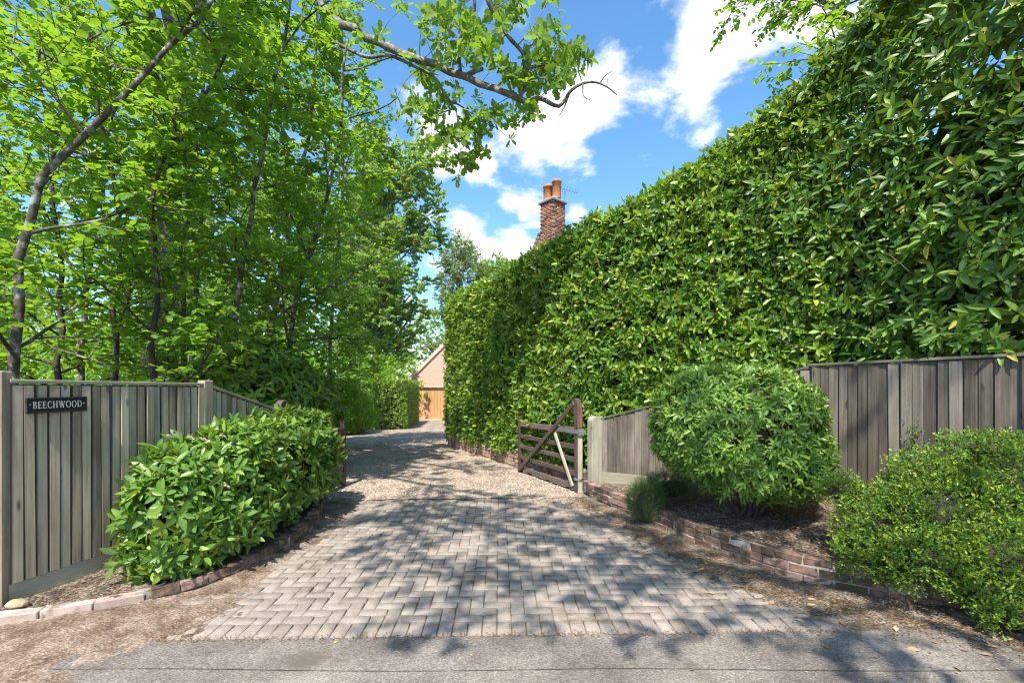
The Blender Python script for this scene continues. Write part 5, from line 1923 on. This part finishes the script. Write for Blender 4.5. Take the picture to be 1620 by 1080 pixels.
# the tall oak by the garage and trees behind it
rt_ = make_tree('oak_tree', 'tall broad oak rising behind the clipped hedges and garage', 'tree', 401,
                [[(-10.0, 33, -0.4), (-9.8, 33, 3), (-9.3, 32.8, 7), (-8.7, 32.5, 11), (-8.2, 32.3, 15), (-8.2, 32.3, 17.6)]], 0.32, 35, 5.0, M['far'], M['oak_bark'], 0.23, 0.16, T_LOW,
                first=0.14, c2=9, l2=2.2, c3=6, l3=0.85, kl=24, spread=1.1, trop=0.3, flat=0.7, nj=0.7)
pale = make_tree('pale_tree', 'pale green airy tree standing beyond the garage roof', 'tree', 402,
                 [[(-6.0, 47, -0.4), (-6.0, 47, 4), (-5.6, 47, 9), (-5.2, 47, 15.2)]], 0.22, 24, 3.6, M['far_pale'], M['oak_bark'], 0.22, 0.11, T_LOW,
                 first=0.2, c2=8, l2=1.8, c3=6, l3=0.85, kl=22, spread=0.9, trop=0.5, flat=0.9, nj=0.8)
for (x, y, s, a, lab) in ((-17, 30, 0.9, 1.0, 'broad tree seen through the wood above the fence post'), (-25, 33, 0.95, 2.2, 'broad tree seen through gaps behind the dark stems'), (-34, 30, 1.0, 4.0, 'broad tree behind the wood at the far left edge'),
                          (-15, 48, 1.1, 3.0, 'broad tree behind the half-timbered cottage'), (-1.5, 52, 0.85, 5.0, 'broad tree hidden behind the garage and hedge end')):
    copy_tree(rt_, (x, y, float(gz(y)) - 0.3), a, s, lab, 'trees beyond the garden')

# far belt of trees that closes the horizon
r = rng_of(411)
n = 26000
x = np.r_[r.uniform(-120, -8, n // 2), r.uniform(-8, 100, n - n // 2)]
y = 66 + r.uniform(0, 10, n)
hgt = 7 + 7 * fbm(x, y * 0, 0.09, 3, 3) + 3 * vnoise(x, y * 0, 0.35, 5)
z = hgt * r.random(n) ** 0.7
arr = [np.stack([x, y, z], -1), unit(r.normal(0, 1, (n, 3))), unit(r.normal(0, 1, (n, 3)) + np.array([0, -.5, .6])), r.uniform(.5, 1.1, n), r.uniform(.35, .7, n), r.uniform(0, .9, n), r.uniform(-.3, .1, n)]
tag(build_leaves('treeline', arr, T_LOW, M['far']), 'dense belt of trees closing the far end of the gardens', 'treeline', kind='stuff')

# understorey behind the left fence
r = rng_of(412)
for j, (x, y, rx, ry, h, lab) in enumerate(((-6.6, 9.5, 1.5, 1.2, 1.5, 'low leafy undergrowth behind the sign panel'), (-5.4, 13.0, 1.6, 1.5, 1.9, 'low leafy undergrowth behind the second fence post'), (-9.5, 12.0, 2.2, 1.6, 1.9, 'low leafy undergrowth deep at the left edge'), (-8.5, 17.0, 2.0, 1.6, 2.1, 'low leafy undergrowth far behind the fence'))):
    o = empty('undergrowth_bush', (x, y, float(gz(y))), 0, lab, 'bush', 'undergrowth in the wood')
    P, nrm, dep = ellipsoid_shoots(r, 1100, (0, 0, h * 0.5), (rx, ry, h * .6), 2.0, -0.4, 0.25, 0.4, j)
    tag(build_leaves('foliage', list(rosettes(r, P, nrm + np.array([0, 0, .6]) + r.normal(0, .5, nrm.shape), 6, 0.10, 0.07, (-.3, .6), 0.08, (0.1, .9), (-.3, 0), 0.4, 0.3)), T_LOW, M['hazel'], o), kind='stuff')

und = [o for o in bpy.data.objects if o.name.startswith('undergrowth_bush') and o.parent is None]
for (i, x, y, s, a, lab) in ((2, -11, 21, 1.9, .5, 'dense bank of bushes seen under the trees at the centre of the wood'), (3, -15, 19, 2.0, 1.9, 'dense bank of bushes seen between the dark stems'), (2, -20, 20, 2.2, 3.0, 'dense bank of bushes seen behind the leaning tree'),
                             (1, -25, 18, 2.4, 4.4, 'dense bank of bushes at the far left edge behind the sign'), (3, -8.3, 30, 1.7, 5.0, 'dense bank of bushes between the yew and the oak'), (1, -13.5, 26, 2.2, 2.0, 'dense bank of bushes behind the pale sapling')):
    copy_tree(und[i], (x, y, float(gz(y))), a, s, lab, 'undergrowth in the wood')

# right-hand tree whose leaves show above the rhododendron
make_tree('beech_tree', 'bright beech tree spreading above the rhododendron at the upper right', 'tree', 501,
          [[(6.6, 7.6, 0.0), (6.5, 7.5, 3.0), (6.1, 7.2, 5.5), (5.7, 7.0, 7.5), (5.5, 6.8, 9.5)]], 0.17, 22, 3.0, M['hazel'], M['hazel_bark'], 0.085, 0.055, T_MED,
          first=0.45, c2=8, l2=1.1, c3=5, l3=0.42, kl=9, spread=1.15, trop=0.15, flat=0.5, tint=(0.35, 1.0))

# ------------------------------------------------------------------ the oak whose limb crosses the sky
r = rng_of(601)
ok = empty('overhanging_oak', (-8.6, 11.2, 0.0), 0, 'old oak whose lichened limb with a dead tip reaches across the sky', 'tree')
O = np.array(ok.location)
Dp = 7.6
trunk = line3([(-8.6, 11.2, -0.1), (-8.5, 11.2, 3), (-8.2, 11.0, 6), (-8.0, 10.9, 8.4), (-7.8, 10.8, 12.0)], 14)
limb = line3([(-8.1, 10.95, 7.4), at(300, -75, 9.8), at(395, -70, 9.1), at(470, -25, 8.7), at(508, 12, 8.5), at(560, 50, 8.2), at(640, 86, 7.8), at(690, 104, 7.6), at(740, 124, 7.4), at(790, 148, 7.2), at(838, 164, 7.0)], 40)
limb[2:-1] += r.normal(0, 0.018, (37, 3))
low = line3([at(508, 60, 8.4), at(540, 72, 8.3), at(585, 95, 8.1), at(612, 84, 8.0), at(655, 105, 7.9), at(692, 122, 7.8), at(702, 150, 7.8), at(718, 172, 7.8)], 24)
low2 = line3([at(718, 172, 7.8), at(700, 178, 7.7), at(680, 185, 7.7)], 8)
low3 = line3([at(712, 160, 7.8), at(735, 170, 7.7), at(745, 186, 7.7), at(775, 198, 7.6)], 10)
low4 = line3([at(722, 174, 7.8), at(725, 205, 7.8), at(728, 235, 7.8), at(730, 262, 7.8)], 8)
up1 = line3([at(728, 112, 7.45), at(724, 78, 7.4), at(728, 52, 7.3), at(748, 34, 7.2), at(752, 5, 7.1), at(745, -40, 7.0)], 16)
up2 = line3([at(820, 155, 7.05), at(832, 140, 7.0), at(836, 105, 6.9), at(826, 80, 6.8), at(806, 62, 6.7), at(786, 30, 6.5), at(770, 0, 6.4), at(755, -50, 6.3)], 18)
dead = line3([at(836, 163, 7.0), at(852, 152, 6.95), at(880, 170, 6.9), at(890, 166, 6.9), at(902, 142, 6.85), at(930, 128, 6.8), at(955, 133, 6.8), at(976, 150, 6.75)], 22)
dead2 = line3([at(900, 150, 6.87), at(893, 170, 6.85), at(885, 183, 6.85)], 6)
dead3 = line3([at(922, 132, 6.8), at(922, 155, 6.8), at(934, 158, 6.8)], 6)
dead4 = line3([at(950, 131, 6.8), at(956, 120, 6.8), at(970, 112, 6.8)], 6)
dead5 = line3([at(960, 135, 6.8), at(962, 120, 6.8)], 4)
stub = line3([at(735, 122, 7.4), at(752, 112, 7.35), at(764, 109, 7.3)], 5)
# upper limbs of the crown above the frame
crown_limbs = [line3(p, 16) for p in (
    [(-8.0, 10.9, 8.6), (-6.6, 7.5, 10.2), (-5.0, 4.6, 10.8), (-2.4, 2.6, 10.6)],
    [(-7.9, 10.9, 9.5), (-7.0, 8.6, 11.2), (-6.4, 6.2, 11.8), (-4.8, 4.4, 12.0)],
    [(-8.0, 10.9, 8.0), (-6.6, 6.2, 9.8), (-4.6, 2.6, 10.4), (-1.8, 0.6, 10.2)],
    [(-7.9, 10.8, 10.4), (-6.0, 10.5, 12.8), (-3.6, 10.6, 14.2), (-0.8, 10.5, 14.8)])]
tubes = [((trunk - O)[None], np.linspace(0.42, 0.16, 14)[None], 12),
         ((limb - O)[None], np.interp(np.linspace(0, 1, 40), [0, .2, .45, .7, .9, 1], [.18, .12, .088, .068, .054, .042])[None], 10),
         ((low - O)[None], np.linspace(0.034, 0.020, 24)[None], 7)]
for q, a_, b_ in ((low2, .014, .006), (low3, .016, .006), (low4, .010, .003), (up1, .036, .026), (up2, .026, .034), (dead, .036, .008), (dead2, .016, .005), (dead3, .013, .005), (dead4, .012, .003), (dead5, .008, .003), (stub, .045, .03)):
    tubes.append(((q - O)[None], np.linspace(a_, b_, len(q))[None], 6))
for q in crown_limbs:
    tubes.append(((q - O)[None], np.linspace(.13, .04, 16)[None], 8))
anchors = np.concatenate([limb[14:], low, low2, low3, low4, up1, up2])
clumps = [(650, 172, 26, 22), (668, 182, 22, 16), (690, 205, 24, 20), (700, 150, 22, 16), (715, 215, 18, 14), (738, 175, 26, 20), (755, 200, 20, 14), (785, 200, 26, 22), (805, 185, 20, 14), (752, 240, 14, 12), (733, 225, 16, 10), (724, 262, 16, 13), (748, 255, 8, 5),
          (690, 30, 22, 20), (682, 58, 16, 10), (712, 20, 26, 24), (735, 60, 26, 22), (748, 85, 22, 16), (720, 92, 20, 14), (765, 45, 20, 14), (775, 75, 18, 12), (800, 20, 20, 18), (822, 12, 16, 10),
          (860, 60, 20, 16), (850, 92, 20, 15), (880, 75, 22, 18), (905, 88, 16, 14), (895, 112, 16, 12), (868, 112, 22, 18), (845, 125, 18, 14), (812, 130, 20, 14), (800, 115, 12, 8), (925, 98, 8, 6), (910, 70, 12, 8), (878, 140, 10, 6),
          (825, 170, 16, 10), (842, 176, 10, 7), (655, 105, 18, 8), (670, 120, 12, 6), (790, 95, 14, 10), (880, 5, 14, 6), (640, 8, 14, 7), (560, 20, 20, 14), (530, 40, 18, 10), (590, 60, 12, 6)]
C, AX = [], []
tw = []
for cx, cy, rad, cnt in clumps:
    for i in range(int(cnt * 0.52)):
        a, q = r.uniform(0, 6.28), rad * 1.25 * math.sqrt(r.random())
        base_d = anchors[np.argmin(np.hypot((anchors[:, 0] / anchors[:, 1]) * F + CX - cx, HY - (anchors[:, 2] - EYE) / anchors[:, 1] * F - cy))][1]
        p = at(cx + q * math.cos(a), cy + q * math.sin(a), base_d + r.normal(0, 0.22))
        C.append(p)
        j = anchors[np.argmin(np.linalg.norm(anchors - p, axis=1))]
        AX.append(unit((p - j) + r.normal(0, .15, 3) + np.array([0, 0, .05])))
        if i % 3 == 0:
            mid = (p + j) / 2 + r.normal(0, .05, 3)
            tw.append(line3([j, mid, p], 5))
C, AX = np.array(C), np.array(AX)
tubes.append((np.array(tw) - O, np.tile(np.linspace(.008, .003, 5), (len(tw), 1)), 4))
lvs = Leaves()
lvs.add(*rosettes(r, C - O, AX, 7, 0.15, 0.085, (-0.1, 0.7), 0.03, (0.2, 0.95), (-.25, .05), 0.35, 0.28))
build_leaves('crown', lvs.cat(), T_OAK, M['oak'], ok)
# crown over the drive, above the picture
P1, R1 = children(r, np.array(crown_limbs), np.tile(np.linspace(.13, .04, 16), (4, 1)), 13, 0.5, 1.9, 0.9, 0.2, 6, 0.45, 0.6)
P2, R2 = children(r, P1, R1, 8, 0.2, 0.8, 0.8, 0.1, 4, 0.5, 0.6)
ks = r.random(len(P2)) < 0.5
P2, R2 = P2[ks], R2[ks]
tubes += [(P1 - O, np.maximum(R1, .01), 5), (P2 - O, np.maximum(R2, .004), 4)]
build_tubes('trunk', tubes, M['oak_bark'], ok)
a1 = twig_leaves(r, P2 - O, 14, 0.13, 0.085, (0.2, 0.9), 0.2, nj=0.6)
build_leaves('upper_crown', list(a1), T_LOW, M['oak'], ok)

# roadside tree behind the viewer that shades the entrance
make_tree('roadside_tree', 'roadside tree shading the right side of the entrance', 'tree', 502,
          [[(5.2, -4.2, 0.0), (5.1, -4.1, 3.0), (4.6, -3.5, 6.0), (4.0, -2.8, 8.4), (3.6, -2.4, 10.5)],
           [(4.7, -3.6, 5.6), (3.0, -2.4, 7.8), (0.8, -1.3, 8.8), (-1.2, -0.4, 9.0), (-2.8, 0.5, 9.2)]], 0.2, 13, (2.9, 1.7), M['oak'], M['oak_bark'], 0.11, 0.075, T_LOW,
          first=0.45, c2=7, l2=1.3, c3=4, l3=0.5, kl=11, spread=1.2, trop=0.1, flat=0.5)

# ------------------------------------------------------------------ litter on the ground
r = rng_of(701)


def scatter(n, f, L, mat, label, name, tint=(0, 1), z=lambda x, y: 0 * x + 0.006, aspect=0.5, flat=0.25):
    x, y = f(n)
    P = np.stack([x, y, z(x, y)], -1)
    a = r.uniform(0, 6.28, len(x))
    A = unit(np.stack([np.cos(a), np.sin(a), r.normal(0, .12, len(x))], -1))
    N = unit(np.stack([r.normal(0, flat, len(x)), r.normal(0, flat, len(x)), np.ones(len(x))], -1))
    l = L * r.uniform(0.5, 1.3, len(x))
    arr = [P, A, N, l, l * aspect, r.uniform(*tint, len(x)), r.uniform(-.1, .25, len(x))]
    return tag(build_leaves(name, arr, T_LOW, mat), label, 'litter', kind='stuff')


def near_line(line, w, y_lo=0, y_hi=99):
    def f(n):
        L = resample(smooth_line(line, 2), 0.05)
        p = L[r.integers(0, len(L), n)]
        d = np.abs(r.normal(0, w, n))
        a = r.uniform(0, 6.28, n)
        return p[:, 0] + d * np.cos(a), p[:, 1] + d * np.sin(a)
    return f


def drift_top(f):
    return lambda x, y: np.maximum(f(x, y), 0.004) + 0.004


scatter(9000, near_line([(x - .25, y - .25) for x, y in R_WALL], 0.26), 0.020, M['litter'], 'brown leaf crumbs strewn along the low brick wall', 'leaf_litter', (0.0, 0.75), drift_top(right_drift), 0.45)
scatter(5000, near_line([(x + .12, y - .2) for x, y in L_KERB], 0.22), 0.014, M['litter'], 'rusty needle litter strewn along the curved kerb', 'leaf_litter', (0.0, 0.6), drift_top(left_drift), 0.16)
scatter(170, near_line([(x - .35, y - .35) for x, y in R_WALL], 0.5), 0.06, M['litter'], 'fallen tan leaves lying about the right of the entrance', 'fallen_leaves', (0.35, 1.0), drift_top(right_drift), 0.5)
scatter(1800, near_line([(-2.3, 3.01), (0, 3.075), (2.4, 3.14)], 0.035), 0.013, M['litter'], 'brown grit and crumbs gathered along the joint of road and blocks', 'leaf_litter', (0.0, 0.6), lambda x, y: 0 * x + 0.009, 0.5)
scatter(260, lambda n: (r.uniform(-4, 5, n), r.uniform(2.2, 7, n)), 0.024, M['litter'], 'small leaf scraps dotted over the blocks and road', 'fallen_leaves', (0.4, 1.0))
scatter(5200, lambda n: (r.uniform(1.6, 4.6, n), r.uniform(3.6, 6.4, n)), 0.034, M['litter'], 'wood chips and dead leaves on the right bed', 'leaf_litter', (0.1, 0.85),
        lambda x, y: np.where(inside(x, y, bedR), 0.185 + 0.10 * np.clip(poly_dist(x, y, R_WALL) - 0.2, 0, 1) + 1.3 * rough(x, y, 71) + 0.006, -0.06), 0.5, 0.4)
scatter(3200, lambda n: (r.uniform(-3.75, -2.4, n), r.uniform(3.1, 6.4, n)), 0.024, M['litter'], 'dead leaves on the soil of the left bed', 'leaf_litter', (0.1, 0.75),
        lambda x, y: np.where(inside(x, y, bedL), np.interp(y, [3, 3.6, 4.5, 6], [0.05, 0.07, 0.10, 0.13]) + 1.3 * rough(x, y, 61) + 0.006, -0.06), 0.5, 0.4)
